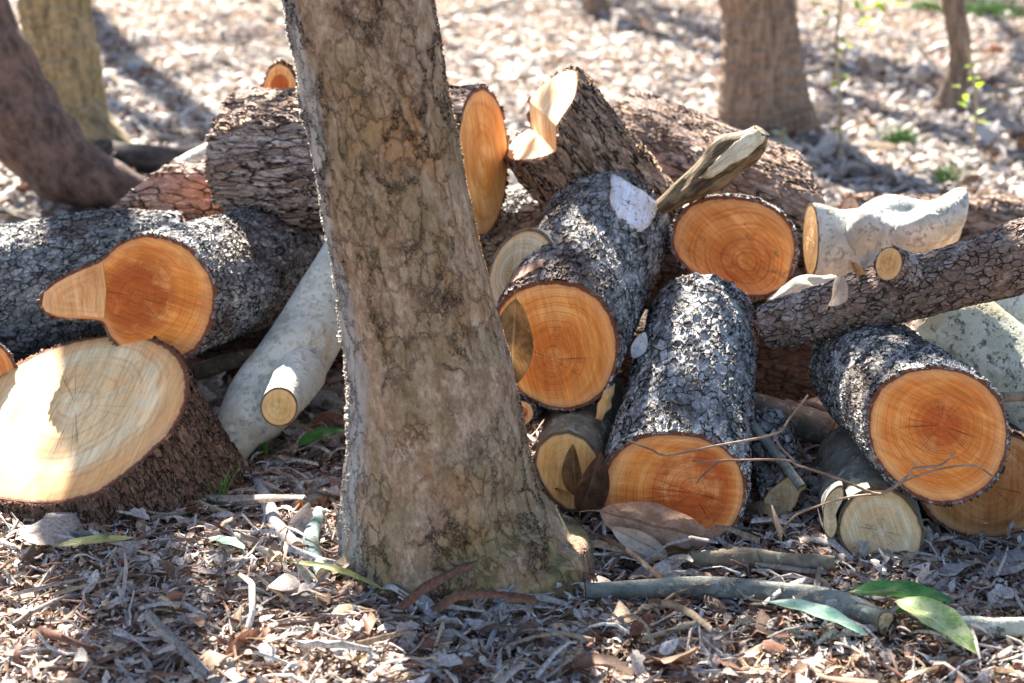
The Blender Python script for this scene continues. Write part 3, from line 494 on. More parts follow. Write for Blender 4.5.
gstick('stick', 'tan stick crossing the forked stick right of the cream faced round', [(184, 498, 4), (205, 506, 4), (232, 516, 3)], torn_dark, 4)
gstick('stick', 'long thin brown stick curving in front of the standing tree', [(300, 588, 2.5), (330, 600, 3), (370, 612, 3), (420, 618, 2.5)], dimbark, 3)
gstick('stick', 'light stick lying across the litter at the bottom centre', [(640, 640, 2.5), (680, 628, 3), (700, 622, 3)], torn, 3)

def twigs(name, label, lines, mat, group=None):
    root = None
    for i, ln in enumerate(lines):
        if root is None: root = limb(name, label, 'twig', [(tuple(p[:3]), p[3]) for p in ln], mat, res=.0045, lump=.1, group=group, bark_name='stem', ring_amp=.05)
        else: limb('x', None, None, [(tuple(p[:3]), p[3]) for p in ln], mat, res=.0045, lump=.1, parent=root['obj'], bark_name='side_shoot', ring_amp=.05)
twm = torn_mat('twig_bark', (.20, .12, .08), (.42, .30, .22), (.2, .12, .08))
twigs('twig', 'thin dry twig stretched between the deep orange end and brightest orange end', [
    [(692, 461, 3.40, 1.05), (780, 460, 3.38, 1.2), (800, 466, 3.37, 1.3), (842, 480, 3.36, 1.4), (880, 494, 3.35, 1.6), (905, 478, 3.34, 1.3), (915, 468, 3.34, 1.2), (940, 465, 3.34, 1.1), (955, 453, 3.34, 1.05)],
    [(880, 494, 3.35, 1.3), (912, 478, 3.34, 1.2), (945, 468, 3.33, 1.1), (975, 466, 3.33, 1.05), (994, 477, 3.33, 1.05)],
    [(880, 494, 3.35, 1.2), (845, 498, 3.37, 1.2), (800, 513, 3.4, 1.1), (785, 527, 3.42, 1.05)], [(720, 461, 3.4, 1.1), (705, 473, 3.4, 1.05), (697, 483, 3.41, 1.05)]], twm, 'dry twigs caught on the logs')
twigs('twig', 'thin dry twig curving up over the blue grey flaky log', [
    [(627, 440, 3.41, 1.05), (650, 449, 3.40, 1.1), (668, 455, 3.4, 1.2), (715, 446, 3.39, 1.2), (774, 434, 3.39, 1.3), (790, 418, 3.39, 1.1), (808, 395, 3.4, 1.05)], [(774, 434, 3.39, 1.2), (780, 446, 3.38, 1.1), (795, 462, 3.37, 1.05)]], twm, 'dry twigs caught on the logs')

# ------------------------------------------------------------------ standing trees
def trunk_flare(th, i, c, t, a=.10, top=.35):
    w = math.exp(-max(0, c[2]) / top); return 1 + a * w * (np.cos(3 * th + .6) + .6 * np.cos(5 * th + 2.0))
def crown(parent, base, h, spread, mat, n=9, seed=1, r0=.05, twig=True, lo=.6):
    """bare limbs above the trunk joined into one crown mesh"""
    rnd = random.Random(seed); V = []; Q = []
    def tube(a, b, ra, rb, bend, seg=5, sd=6):
        base_i = len(V); d = (b - a); L = d.length; z = d.normalized(); x = z.orthogonal().normalized(); y = z.cross(x)
        off = x * rnd.uniform(-1, 1) * L * bend + y * rnd.uniform(-1, 1) * L * bend; path = []
        for j in range(seg + 1):
            t = j / seg; c = a + d * t + off * math.sin(t * PI) * .5; r = ra + (rb - ra) * t; path.append(c)
            for k_ in range(sd): an = 2 * PI * k_ / sd; V.append(tuple(c + (x * math.cos(an) + y * math.sin(an)) * r))
        for j in range(seg):
            for k_ in range(sd): k2 = (k_ + 1) % sd; Q.append((base_i + j * sd + k_, base_i + j * sd + k2, base_i + (j + 1) * sd + k2, base_i + (j + 1) * sd + k_))
        return path
    for i in range(n):
        a = base + Vector((0, 0, h * (lo + (1 - lo) * i / n))); an = rnd.uniform(0, 2 * PI); L = spread * rnd.uniform(.6, 1.1)
        b = a + Vector((math.cos(an) * L, math.sin(an) * L, L * rnd.uniform(.4, 1.0))); p = tube(a, b, r0 * (1 - .5 * i / n), r0 * .3, .25)
        for j in (1, 2, 3, 4, 5):
            for s in range(2):
                d = Vector((rnd.gauss(0, 1), rnd.gauss(0, 1), rnd.uniform(.1, 1.2))).normalized(); q = tube(p[j], p[j] + d * L * rnd.uniform(.25, .55), r0 * .25, r0 * .08, .3, 4, 5)
                if twig:
                    for jj in (2, 3, 4):
                        d = Vector((rnd.gauss(0, 1), rnd.gauss(0, 1), rnd.uniform(.0, 1))).normalized(); tube(q[jj], q[jj] + d * L * rnd.uniform(.12, .25), r0 * .07, r0 * .03, .3, 2, 4)
    me = np_mesh('crown', V, Q, mat=mat); o = bpy.data.objects.new('crown', me); col.objects.link(o); o.parent = parent; o.matrix_parent_inverse = parent.matrix_world.inverted(); return o

tb = tree_bark('standing_tree_bark')
YT = 3.40
tp = [((466, 650, YT), 165), ((464, 605, YT), 152), ((460, 580, YT), 138), ((452, 555, YT), 120), ((441, 510, YT), 103), ((437, 450, YT), 92), ((429, 380, YT), 83), ((413, 290, YT), 77), ((392, 190, YT), 73.5), ((374, 90, YT), 73), ((357, 0, YT), 73)]
tp += [(at(357, 0, YT) + Vector((-.12 * k, .02 * k, .62 * k)), .137 - .006 * k) for k in (1, 2, 3, 4, 5)]
ft = limb('standing_tree', 'living brown tree trunk with cracked bark standing in front of the log pile', 'tree', tp, tb, flare=lambda th, i, c, t: 1 + .10 * math.exp(-max(0, c[2]) / .11) * np.cos(4 * th + 1.1), lump=.022, res=.0042, bark_name='trunk')
bmS = far_bark('grey_brown_bark', (.10, .07, .05), (.27, .20, .15), tint=(.22, .17, .13))
crown(ft['obj'], at(357, 0, YT) + Vector((-.6, .1, .6)), 3.0, 1.4, bmS, 6, 3, .05, False)

def tree(label, pts, mat, htop, lean=(0, 0), spread=1.6, seed=1, name='bare_tree', a=.1, top=.3, n=9, res=.012, group=None):
    P = [(toP(p[0]), p[1]) for p in pts]; last = P[-1][0]; rl = m_(last, P[-1][1]) if P[-1][1] > 1 else P[-1][1]
    for k_ in (1, 2, 3): P.append((last + Vector((lean[0] * k_ / 3, lean[1] * k_ / 3, (htop - last.z) * k_ / 3)), rl * (1 - .2 * k_)))
    i = limb(name, label, 'tree', P, mat, flare=lambda th, i, c, t: trunk_flare(th, i, c, t, a, top), lump=.03, res=res, bark_name='trunk', group=group)
    crown(i['obj'], last, htop - last.z, spread, mat, n, seed, max(.02, rl * .45), twig=not group); return i
t2b = far_bark('olive_bark', (.13, .10, .06), (.40, .31, .18), 26, .3, tint=(.30, .24, .10)); t4b = far_bark('fine_ridged_bark', (.13, .09, .065), (.34, .235, .17), 40, .15)
t1b = far_bark('dark_brown_bark', (.055, .038, .034), (.19, .125, .10), 20, .5)
Y2 = 7.5
i2 = tree('olive grey tree trunk at the far left behind the dark leaning trunk', [((78, 200, Y2), 62), ((75, 165, Y2), 52), ((69, 130, Y2), 42), ((65, 80, Y2), 38), ((58, 30, Y2), 36), ((53, -10, Y2), 35), ((45, -90, Y2), 34)], t2b, 7.5, (-.3, .3), 1.7, 11, a=.12)
limb('x', None, None, [((82, 115, Y2 - .05), 24), ((104, 145, Y2 - .1), 24), ((136, 166, Y2 - .15), 14), ((165, 182, Y2 - .15), 5)], t2b, parent=i2['obj'], bark_name='root', res=.012)
Y1 = 6.5
P1 = [((176, 203, Y1), 8), ((150, 196, Y1), 14), ((112, 184, Y1), 24), ((70, 170, Y1), 36), ((28, 128, Y1), 42), ((-8, 66, Y1), 42), ((-38, -10, Y1), 42), ((-60, -90, Y1), 42)]
i1 = limb('leaning_tree', 'dark brown trunk sweeping down from the upper left corner to a curved foot', 'tree', [(toP(p), r) for p, r in P1] + [(at(-60, -90, Y1) + Vector((-.15 * k, 0, .7 * k)), .15 - .015 * k) for k in (1, 2, 3, 4)], t1b, lump=.05, res=.01, bark_name='trunk')
crown(i1['obj'], at(-60, -90, Y1) + Vector((-.4, 0, 1)), 3, 1.3, t1b, 6, 5, .05)
tree('slim tree trunk cut off by the top edge above the notched log', [((597, 34, 12.8), 19), ((597, 22, 12.8), 16), ((596, 8, 12.8), 13.5), ((595, -30, 12.8), 12)], t4b, 9, (.2, .3), 1.8, 21)
T4 = tree('stout grey brown trunk right of centre behind the pile', [((766, 150, 8.5), 62), ((765, 126, 8.5), 53), ((763, 100, 8.5), 46), ((761, 50, 8.5), 40), ((758, 0, 8.5), 37), ((754, -80, 8.5), 36)], t4b, 8.5, (.3, .3), 1.9, 31, a=.05)
tree('thin slightly bent trunk near the upper right corner', [((945, 118, 8.9), 22), ((950, 100, 8.9), 14), ((957, 75, 8.9), 11.5), ((960, 50, 8.9), 11), ((953, 0, 8.9), 11), ((940, -80, 8.9), 10)], t4b, 5.5, (-.2, .3), 1.0, 41, top=.1)
for j, (x, y, r, s) in enumerate([(-4.6, 17.5, .2, 51), (-1.2, 19.5, .13, 52), (1.0, 21.5, .15, 53), (-7.5, 21, .2, 54), (3.6, 18.0, .12, 55), (-2.9, 24.0, .16, 56), (-6.2, 18.5, .1, 57), (-.2, 17.2, .09, 58), (2.2, 18.8, .11, 59), (-3.4, 19.6, .1, 60), (5.2, 22.0, .15, 61)]):
    b = Vector((x, y, -.1)); tree('bare woodland tree beyond the far edge of the sunlit litter', [(b, r * 1.5), (b + Vector((0, 0, .3)), r * 1.1), (b + Vector((.05, 0, 1.5)), r)], bmS, (7.5 if r < .12 else 9.5) + .4 * (j % 3), (.5, .2), 2.6, s, n=7, res=.03, group='bare woodland trees casting the streaky shade')

def bough(parent, a, region, n, mat, wood):  # leafy branch added out of view to throw shade on the front litter
    rnd = random.Random(5); (x0, x1), (y0, y1), (z0, z1) = region; V = []; Q = []
    def tube(p, q, ra, rb, sd=6, seg=6):
        bi = len(V); d = q - p; z = d.normalized(); x = z.orthogonal().normalized(); y = z.cross(x)
        for j in range(seg + 1):
            t = j / seg; c = p + d * t + Vector((0, 0, 1)) * math.sin(t * PI) * d.length * .06
            for k_ in range(sd): an = 2 * PI * k_ / sd; V.append(tuple(c + (x * math.cos(an) + y * math.sin(an)) * (ra + (rb - ra) * t)))
        for j in range(seg):
            for k_ in range(sd): k2 = (k_ + 1) % sd; Q.append((bi + j * sd + k_, bi + j * sd + k2, bi + (j + 1) * sd + k2, bi + (j + 1) * sd + k_))
    end = Vector((x0, (y0 + y1) / 2, (z0 + z1) / 2)); near = Vector((x1, (y0 + y1) / 2, (z0 + z1) / 2)); tube(a, near, .05, .03); tube(near, end, .03, .01); tw = []
    for i in range(34):
        c = near.lerp(end, (i + .5) / 34); q = c + Vector((rnd.uniform(-.3, .1), rnd.choice((-1, 1)) * rnd.uniform(.3, 1) * (y1 - y0) / 2, rnd.uniform(-.2, .25))); tube(c, q, .008, .003, 5, 3); tw.append((c, q))
    o = bpy.data.objects.new('bough', np_mesh('bough', V, Q, mat=wood)); col.objects.link(o); o.parent = parent; o.matrix_parent_inverse = parent.matrix_world.inverted()
    V = []; Q = []
    for i in range(n):
        c, q = rnd.choice(tw); p = c.lerp(q, rnd.uniform(.15, 1.1)) + Vector((rnd.gauss(0, .05), rnd.gauss(0, .03), rnd.gauss(0, .05))); L = rnd.uniform(.09, .16); an = rnd.uniform(0, 2 * PI)
        d = Vector((math.cos(an), math.sin(an), rnd.uniform(-.5, .5))).normalized(); x = d.cross(Vector((rnd.gauss(0, .5), rnd.gauss(0, .5), 1))).normalized(); z = x.cross(d); b = len(V)
        for a_ in range(7):
            t = a_ / 6; hw = L * .2 * math.sin(PI * (t * .94 + .03)) ** .8
            for sg in (-1, 0, 1): V.append(tuple(p + d * t * L + x * sg * hw + z * (abs(sg) * hw * .3 - t * t * L * .12)))
        for a_ in range(6):
            for sg in (0, 1): k_ = b + a_ * 3 + sg; Q.append((k_, k_ + 1, k_ + 4, k_ + 3))
    o = bpy.data.objects.new('foliage', np_mesh('foliage', V, Q, mat=mat)); col.objects.link(o); o.parent = parent; o.matrix_parent_inverse = parent.matrix_world.inverted()
bough(T4['obj'], Vector((1.0, 8.45, 2.6)), ((-2.0, .35), (6.85, 7.5), (3.1, 3.4)), 400, green_l if 'green_l' in globals() else leaf_mat('shade_bough_leaf', (.04, .12, .03), (.07, .18, .04)), bmS)

# ------------------------------------------------------------------ ground and litter
def ground():
    ys = np.concatenate([np.linspace(-60, 1.5, 14), np.linspace(1.7, 6, 120), np.linspace(6.1, 20, 90), np.linspace(21, 160, 24)])
    xs = np.concatenate([np.linspace(-120, -7, 16), np.linspace(-6.8, 6.8, 170), np.linspace(7, 120, 16)])
    V = [(x, y, gh(x, y) - .004) for y in ys for x in xs]; nx = len(xs); idx = np.arange(len(V)).reshape(len(ys), nx)
    Q = np.stack([idx[:-1, :-1], idx[:-1, 1:], idx[1:, 1:], idx[1:, :-1]], -1).reshape(-1, 4)
    tag(link('ground', np_mesh('ground', V, Q, mat=ground_mat())), 'brown woodland soil under the litter', 'ground', kind='structure')
ground()

def leaf_templ(kind, rnd):
    """small curled leaf / shard / chip / needle templates: verts, quads"""
    if kind == 'leaf': nl, w = 6, rnd.uniform(.35, .55)
    elif kind == 'lobed': nl, w = 9, .6
    elif kind == 'shard': nl, w = 4, rnd.uniform(.15, .3)
    else: nl, w = 3, .05
    V = []; Q = []; curl = rnd.uniform(-1.6, 1.6); bend = rnd.uniform(-.9, .9); tw = rnd.uniform(-.6, .6)
    for i in range(nl + 1):
        t = i / nl
        if kind == 'leaf': hw = w * math.sin(PI * (t * .94 + .03)) ** .8 * .5
        elif kind == 'lobed': hw = w * .5 * math.sin(PI * (t * .94 + .03)) ** .6 * (.8 + .2 * math.cos(t * 2.5 * 2 * PI))
        elif kind == 'shard': hw = w * .5 * rnd.uniform(.5, 1.1) * (.3 if i in (0, nl) else 1)
        else: hw = w * .5 * (.5 if i == nl else 1)
        a = tw * t
        for j in (-1, 0, 1):
            x = j * hw; z = abs(j) * hw * curl * .6 + .22 * bend * math.sin(PI * t) + (0.05 if kind == 'twig' and j == 0 else 0) + rnd.uniform(-.02, .02)
            V.append((x * math.cos(a) - z * math.sin(a) * .5 + bend * .12 * math.sin(PI * t), t - .5, z * math.cos(a) + x * math.sin(a)))
    for i in range(nl):
        for j in (0, 1): b = i * 3 + j; Q.append((b, b + 1, b + 4, b + 3))
    return np.array(V), np.array(Q)
PAL = np.array([(.56, .48, .43), (.38, .31, .27), (.34, .33, .34), (.64, .58, .54), (.22, .13, .085), (.28, .13, .08), (.46, .40, .36), (.16, .10, .07), (.50, .36, .24), (.72, .68, .62)])
def scatter(name, label, n, xr, yr, size, kinds, probs, pal_w, seed, zr=.02, keep=None, tilt=.5, persp=False, glow=1.0, mat=None):
    rng = np.random.default_rng(seed); rnd = random.Random(seed); T = [leaf_templ(rng.choice(kinds, p=probs), rnd) for _ in range(36)]
    if persp:
        y = 1 / rng.uniform(1 / yr[1], 1 / yr[0], n) ; y = y * rng.uniform(.97, 1.03, n); x = rng.uniform(-1, 1, n) * (.46 * y + 1.0)
    else: x = rng.uniform(*xr, n); y = rng.uniform(*yr, n)
    if keep is not None: k = keep(x, y, rng); x, y = x[k], y[k]
    n = len(x); z = np.array([gh(a, b) for a, b in zip(x, y)]) + rng.uniform(0, 1, n) ** 1.5 * zr
    s = rng.lognormal(math.log(size), .45, n); yaw = rng.uniform(0, 2 * PI, n); ti = rng.normal(0, tilt, n); ro = rng.normal(0, tilt * .8, n)
    pc = PAL[rng.choice(len(PAL), n, p=np.array(pal_w) / sum(pal_w))] * rng.uniform(.75, 1.2, (n, 1)) * glow
    which = rng.integers(0, len(T), n); Vs = []; Qs = []; Cs = []; base = 0
    for k_, (tv, tq) in enumerate(T):
        m = np.where(which == k_)[0]
        if not len(m): continue
        v = tv[None] * s[m, None, None]; c, sn = np.cos(ti[m])[:, None], np.sin(ti[m])[:, None]
        X_, Y_, Z_ = v[..., 0], v[..., 1] * c - v[..., 2] * sn, v[..., 1] * sn + v[..., 2] * c
        c, sn = np.cos(ro[m])[:, None], np.sin(ro[m])[:, None]; X2, Z2 = X_ * c + Z_ * sn, -X_ * sn + Z_ * c
        c, sn = np.cos(yaw[m])[:, None], np.sin(yaw[m])[:, None]; X3, Y3 = X2 * c - Y_ * sn, X2 * sn + Y_ * c
        Z2 = Z2 - np.minimum(Z2.min(1, keepdims=True), 0) * .75
        P = np.stack([X3 + x[m, None], Y3 + y[m, None], Z2 + z[m, None]], -1); Vs.append(P.reshape(-1, 3)); nv = tv.shape[0]
        Qs.append((tq[None] + (base + np.arange(len(m)) * nv)[:, None, None]).reshape(-1, 4)); base += len(m) * nv
        Cs.append(np.concatenate([np.repeat(pc[m], nv, 0), np.ones((len(m) * nv, 1))], 1))
    tag(link(name, np_mesh(name, np.vstack(Vs), np.vstack(Qs), mat=mat or LM, attrs={'Col': ('FLOAT_COLOR', np.vstack(Cs))})), label, 'leaf litter', kind='stuff')
LM = litter_mat('dry_litter')
inpile = lambda x, y, g: ~((y > 4.3) & (y < 4.9) & (np.abs(x) < 1.1))
scatter('mulch_litter', 'shredded dry leaves, bark shards and needles covering the foreground', 80000, (-1.9, 1.9), (2.55, 4.3), .019, ['leaf', 'shard', 'twig', 'lobed'], [.25, .45, .2, .1], (7, 5, 1.5, 3, 5, 5, 4, 3, 6, 1.5), 1, .022, tilt=.34, glow=1.15)
scatter('twig_litter', 'fine twigs and stalks strewn over the foreground litter', 4300, (-1.9, 1.9), (2.55, 4.2), .075, ['twig'], [1.0], (6, 5, 2, 3, 4, 4, 3, 2, 5, 2), 2, .03, tilt=.18)
scatter('leaf_litter', 'larger curled dry leaves lying on the foreground litter', 1750, (-1.9, 1.9), (2.55, 4.2), .046, ['leaf', 'lobed', 'shard'], [.5, .3, .2], (6, 4, 2, 4, 4, 6, 3, 1, 4, 2), 3, .03, tilt=.3)
scatter('woodland_litter', 'blurred carpet of pale fallen leaves behind the pile', 165000, (0, 0), (4.2, 19), .047, ['leaf', 'lobed', 'shard'], [.6, .25, .15], (7, 3, 3, 7, 2, 2, 5, 1, 2, 5), 4, .02, tilt=.26, persp=True, glow=.98)

# ------------------------------------------------------------------ single leaves
def leaf(label, a, b, wpx, mat, curl=.3, bend=.15, roll=0.0, cat='leaf', name='leaf', nrm=None, group=None, sx=.5, twist=0.0, wave=.06):
    A_ = toP(a); B_ = toP(b); d = B_ - A_; L = d.length; y = d.normalized(); w = m_(A_, wpx) / 2
    up = nrm if nrm is not None else Vector((0, 0, 1)); z = (up - y * up.dot(y)).normalized(); z = Matrix.Rotation(roll, 3, y) @ z; x = y.cross(z)
    M = Matrix.Translation(A_) @ Matrix((x, y, z)).transposed().to_4x4(); V = []; Q = []; U = []; W = []; nl = 26; nw = 10
    for i in range(nl + 1):
        t = i / nl; hw = w * (math.sin(PI * t ** (.9 if sx == .5 else sx)) ** .75 if 0 < t < 1 else .02) + w * .02; tw = twist * (t - .3)
        for j in range(nw + 1):
            u = 2 * j / nw - 1; xx = u * hw; zz = abs(u) ** 1.6 * hw * curl * 1.3 + bend * L * math.sin(PI * t) + math.sin(t * 17 + u * 2) * hw * wave
            V.append((xx * math.cos(tw) - zz * math.sin(tw), t * L, zz * math.cos(tw) + xx * math.sin(tw))); U.append(u); W.append(t)
    for i in range(nl):
        for j in range(nw): q = i * (nw + 1) + j; Q.append((q, q + 1, q + nw + 2, q + nw + 1))
    o = link(name, np_mesh(name, V, Q, mat=mat, attrs={'uvx': ('FLOAT', U), 'uvy': ('FLOAT', W)})); o.matrix_world = M; tag(o, label, cat, group)
    V2 = []; Q2 = []; sr = .0011
    for i in range(7):
        t = i / 6; c = Vector((0.12 * L * (1 - t) ** 2 * .5, -L * .16 * (1 - t) + L * .04 * t, -.003 * (1 - t)))
        for k_ in range(6): an = 2 * PI * k_ / 6; V2.append((c.x + math.cos(an) * sr, c.y, c.z + math.sin(an) * sr))
    for i in range(6):
        for k_ in range(6): k2 = (k_ + 1) % 6; Q2.append((i * 6 + k_, i * 6 + k2, (i + 1) * 6 + k2, (i + 1) * 6 + k_))
    s = bpy.data.objects.new('stalk', np_mesh('stalk', V2, Q2, mat=STK)); col.objects.link(s); s.parent = o; return o
STK = torn_mat('stalk_tan', (.3, .2, .1), (.5, .38, .2), (.2, .1, .05))
brown_l = leaf_mat('brown_leaf', (.16, .085, .03), (.30, .17, .07), (.42, .28, .14)); dark_l = leaf_mat('dark_brown_leaf', (.06, .03, .018), (.12, .06, .035), (.16, .09, .05), .1)
pink_l = leaf_mat('pinkish_dry_leaf', (.34, .20, .14), (.50, .33, .25), (.24, .12, .07), .15); light_l = leaf_mat('light_dry_leaf', (.52, .40, .32), (.68, .55, .45), (.42, .28, .2), .2)
green_l = leaf_mat('green_leaf', (.04, .15, .03), (.08, .26, .05), (.20, .36, .08), .2, .32); lime_l = leaf_mat('lime_leaf', (.24, .40, .10), (.50, .58, .30), (.72, .70, .40), .25, .35)
teal_l = leaf_mat('faded_teal_leaf', (.16, .36, .28), (.34, .52, .42), (.45, .5, .3), .2, .4); yel_l = leaf_mat('yellow_green_leaf', (.32, .34, .07), (.50, .48, .16), (.55, .5, .2), .25)
GD = 'dry leaves caught on the log ends'; GG = 'green leaves dropped on the litter'; back = camn(0, .1, 1)
leaf('olive brown curled leaf hanging over the round orange end in the centre', (516, 299, 3.66), (512, 386, 3.68), 42, brown_l, .5, .06, .1, nrm=back, group=GD)
leaf('upright brown curled leaf standing before the small yellowish log end', (577, 496, 3.53), (573, 444, 3.54), 20, brown_l, .9, .05, -.3, nrm=back, group=GD)
leaf('darkest curled leaf between the small yellowish end and deep orange end', (580, 512, 3.50), (601, 452, 3.50), 32, dark_l, .8, .06, .2, nrm=back, group=GD)
leaf('large flat pinkish leaf propped against the bottom of the deep orange end', (600, 511, 3.41), (714, 539, 3.40), 54, pink_l, .15, .03, .5, nrm=back, group=GD)
leaf('small pale twisted leaf in front of the large pinkish leaf', (612, 527, 3.38), (668, 556, 3.37), 22, light_l, .3, .05, .3, nrm=back, group=GD, twist=.6)
leaf('dull rose leaf lying under the large pinkish leaf', (590, 541, 3.40), (697, 553, 3.38), 20, brown_l, .2, .02, .5, nrm=back, group=GD)
leaf('small bluish white flake leaf on the edge of the flaky log', (633, 358, 3.85), (645, 332, 3.86), 15, leaf_mat('white_leaf', (.55, .56, .58), (.7, .7, .72), (.6, .6, .6), .1), .3, .05, .2, nrm=back, group=GD)
leaf('curled tan leaf clinging to the top of the long rough branch', (828, 306, 3.80), (843, 275, 3.82), 18, light_l, .9, .1, .4, nrm=back, group=GD, twist=.8)
leaf('tiny brown leaf stuck beside the orange side stub', (852, 262, 3.9), (868, 283, 3.88), 8, brown_l, .5, .05, .2, nrm=back, group=GD)
leaf('glossy green leaf under the smooth curved branch beside the tree', gr(298, 446, .06), gr(350, 430, .075), 26, green_l, .2, .05, .0, group=GG)
leaf('big dark green leaf lying behind the end of the grey branch', gr(848, 592, .045), gr(955, 602, .05), 30, green_l, .25, .05, .15, group=GG)
leaf('small bright green leaf tucked under the big dark green leaf', gr(895, 612, .03), gr(946, 606, .035), 20, leaf_mat('bright_green_leaf', (.10, .30, .03), (.18, .42, .06), (.3, .5, .1)), .2, .04, .1, group=GG)
leaf('faded teal leaf with a yellow tip in front of the grey branch', gr(768, 602, .05), gr(868, 636, .03), 32, teal_l, .25, .04, -.1, group=GG)
leaf('cream and lime leaf propped on the litter at the lower right', gr(896, 600, .06), gr(978, 654, .03), 38, lime_l, .35, .05, .15, group=GG)
leaf('yellow green leaf lying in front of the cream faced round', gr(56, 546, .035), gr(134, 538, .035), 17, yel_l, .1, .03, .1, group=GG)
leaf('small faded teal leaf left of the bare whitish stick', gr(208, 538, .04), gr(246, 549, .03), 20, teal_l, .15, .04, -.1, group=GG)
leaf('long narrow olive leaf lying at the left of the tree foot', gr(288, 562, .045), gr(384, 590, .03), 10, yel_l, .3, .06, .1, group=GG)
leaf('narrow orange tan leaf at the bottom centre', gr(345, 668, .01), gr(376, 656, .02), 12, leaf_mat('orange_tan_leaf', (.5, .3, .12), (.62, .42, .2), (.4, .25, .1)), .3, .05, .1, group='single dry leaves on the litter')

# ------------------------------------------------------------------ saplings and tufts
def sapling(label, stem, leaves, mat, sz):
    i = limb('sapling', label, 'sapling', [(toP(p), 1.6) for p in stem], torn_dark, res=.01, bark_name='stem', group='saplings behind the pile')
    for (px, py, Y) in leaves:
        V = []; Q = []; c = at(px, py, Y); an = random.uniform(0, 6.3); d = Vector((math.cos(an), math.sin(an), random.uniform(-.5, .3))).normalized(); x = d.cross(Vector((0, 0, 1))).normalized(); z = x.cross(d); L = m_(c, sz * random.uniform(.8, 1.2))
        for a_ in range(9):
            t = a_ / 8; hw = L * .28 * math.sin(PI * (t * .96 + .02))
            for s in (-1, 0, 1): V.append(tuple(c + d * (t - .5) * L + x * s * hw + z * (abs(s) * hw * .35 - t * t * L * .15)))
        for a_ in range(8):
            for s in (0, 1): b = a_ * 3 + s; Q.append((b, b + 1, b + 4, b + 3))
        o = bpy.data.objects.new('leaf', np_mesh('leaf', V, Q, mat=mat)); col.objects.link(o); o.parent = i['obj']; o.matrix_parent_inverse = i['obj'].matrix_world.inverted()
sl = NT('young_leaf'); b_ = sl.bsdf((.22, .36, .03), .5); tr_ = sl.n('BsdfTranslucent'); tr_.inputs[0].default_value = (.45, .62, .04, 1); mx_ = sl.n('MixShader'); mx_.inputs[0].default_value = .5
sl.t.links.new(b_.outputs[0], mx_.inputs[1]); sl.t.links.new(tr_.outputs[0], mx_.inputs[2]); sl.t.links.new(mx_.outputs[0], sl.out.inputs[0])
sapling('thin sapling with yellow green leaves right of the stout grey brown trunk', [(840, 150, 7.9), (840, 100, 7.9), (836, 50, 7.9), (842, -10, 7.9), (846, -60, 7.9)],
        [(816, 4, 7.9), (824, 12, 7.95), (832, 6, 7.9), (828, 24, 7.8), (820, 20, 7.9), (846, 40, 7.9), (838, 14, 8), (868, 18, 7.9), (870, 28, 7.9), (864, 22, 7.85), (858, 4, 7.9), (878, 2, 7.9), (890, 0, 7.9), (900, 4, 7.9), (848, 45, 7.9), (838, 50, 7.9), (843, 76, 7.9), (835, 84, 7.9), (842, 104, 7.9), (838, 130, 7.8), (868, 8, 7.9), (880, 6, 7.9)], sl.m, 15)
sapling('thin sapling with yellow green leaves before the thin bent trunk', [(972, 150, 7.6), (976, 110, 7.6), (972, 70, 7.6), (966, 40, 7.6)],
        [(970, 66, 7.6), (974, 78, 7.6), (980, 84, 7.6), (966, 96, 7.6), (962, 104, 7.6), (956, 86, 7.6), (980, 112, 7.6), (974, 118, 7.6), (966, 100, 7.5), (984, 122, 7.6)], sl.m, 14)
sapling('low seedling with a few leaves at the foot of the stout trunk', [(782, 148, 7.9), (783, 138, 7.9), (784, 128, 7.9)], [(776, 132, 7.9), (784, 136, 7.9), (790, 140, 7.9), (780, 142, 7.9), (778, 134, 7.85)], leaf_mat('seedling_leaf', (.05, .2, .1), (.12, .35, .16)), 13)
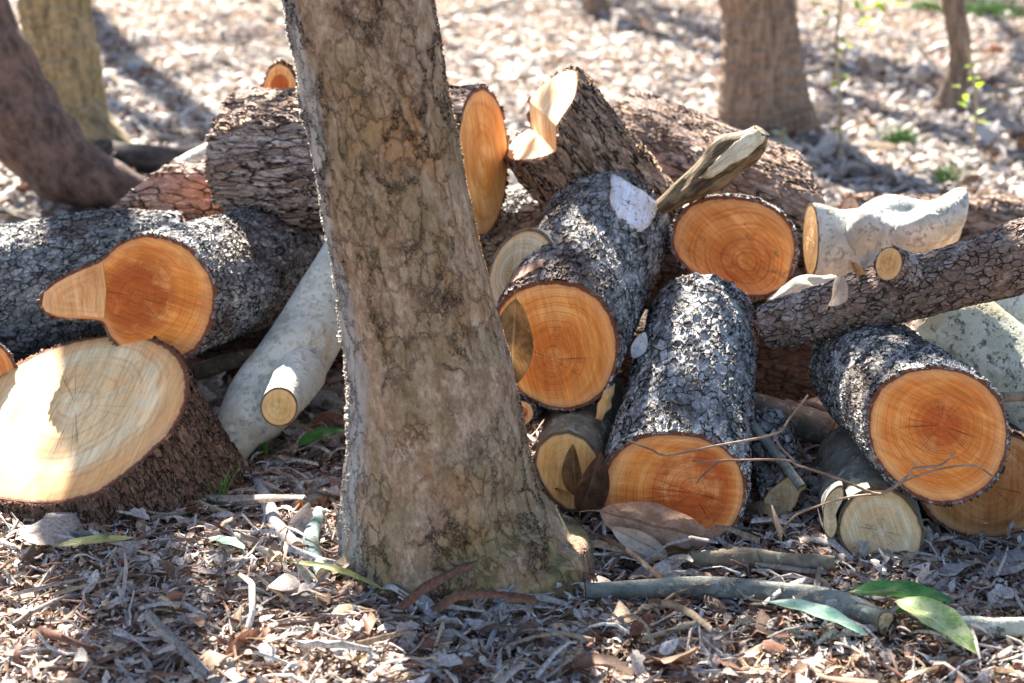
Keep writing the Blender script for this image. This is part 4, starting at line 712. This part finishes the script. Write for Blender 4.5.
def tuft(label, px, py, wpx, n, seed):
    rnd = random.Random(seed); b = gr(px, py); V = []; Q = []; w = m_(b, wpx)
    for _ in range(n):
        c = b + Vector((rnd.gauss(0, w * .35), rnd.gauss(0, w * .35), 0)); c.z = gh(c.x, c.y); h = rnd.uniform(.04, .1); an = rnd.uniform(0, 6.3); d = Vector((math.cos(an), math.sin(an), 0)); x = Vector((-d.y, d.x, 0)) * .003; k_ = len(V)
        for t in (0, .5, 1): q = c + d * h * .5 * t * t + Vector((0, 0, h * t)); V.append(tuple(q - x * (1 - t * .8))); V.append(tuple(q + x * (1 - t * .8)))
        Q += [(k_, k_ + 1, k_ + 3, k_ + 2), (k_ + 2, k_ + 3, k_ + 5, k_ + 4)]
    tag(link('grass_tuft', np_mesh('grass_tuft', V, Q, mat=GM)), label, 'grass tuft', 'grass tufts among the litter')
g_ = NT('grass_blade'); g_.bsdf((.12, .25, .05), .5); GM = g_.m
tuft('grass tuft right of the thin sapling behind the pile', 897, 146, 26, 260, 1); tuft('sparse grass patch in the upper right corner', 985, 14, 60, 900, 2)
tuft('faint grass tuft behind the long branch near the white log knob', 945, 185, 24, 130, 3); tuft('tiny grass tuft beside the foot of the smooth curved branch', 262, 462, 10, 26, 4)
tuft('green sprig beside the forked tan stick', 218, 508, 14, 30, 5); tuft('grass patch left of the thin bent trunk near the top edge', 925, 12, 22, 380, 6)

# ------------------------------------------------------------------ light, sky, camera
EL = 38; az = math.atan2(-.28, .96)                       # the sun stands behind the pile, a little to the left
sv = Vector((math.sin(az) * math.cos(R(EL)), math.cos(az) * math.cos(R(EL)), math.sin(R(EL))))
sun = bpy.data.lights.new('sun', 'SUN'); sun.energy = 5.0; sun.angle = R(.5); sun.color = (1, .92, .80); so = bpy.data.objects.new('sun', sun); col.objects.link(so); so.rotation_euler = sv.to_track_quat('Z', 'Y').to_euler()
w = bpy.data.worlds.new('World'); sc.world = w; w.use_nodes = True; nt = w.node_tree; sky = nt.nodes.new('ShaderNodeTexSky'); sky.sky_type = 'NISHITA'; sky.sun_disc = False; sky.sun_elevation = R(EL); sky.sun_rotation = az
nt.links.new(sky.outputs[0], nt.nodes['Background'].inputs[0]); nt.nodes['Background'].inputs[1].default_value = .05
cam = bpy.data.cameras.new('camera'); co = bpy.data.objects.new('camera', cam); col.objects.link(co); co.location = CAM; co.rotation_euler = (PI / 2 - PITCH, 0, 0)
cam.sensor_width = 36; cam.lens = F * 36 / 1024; cam.clip_end = 500; cam.dof.use_dof = True; cam.dof.focus_distance = 3.75; cam.dof.aperture_fstop = 3.2
sc.camera = co; vs = sc.view_settings; vs.view_transform = 'Standard'; vs.look = 'None'; vs.exposure = 2.5; vs.gamma = 1
sc.cycles.use_denoising = True; sc.cycles.max_bounces = 6; sc.cycles.diffuse_bounces = 4; sc.cycles.glossy_bounces = 2
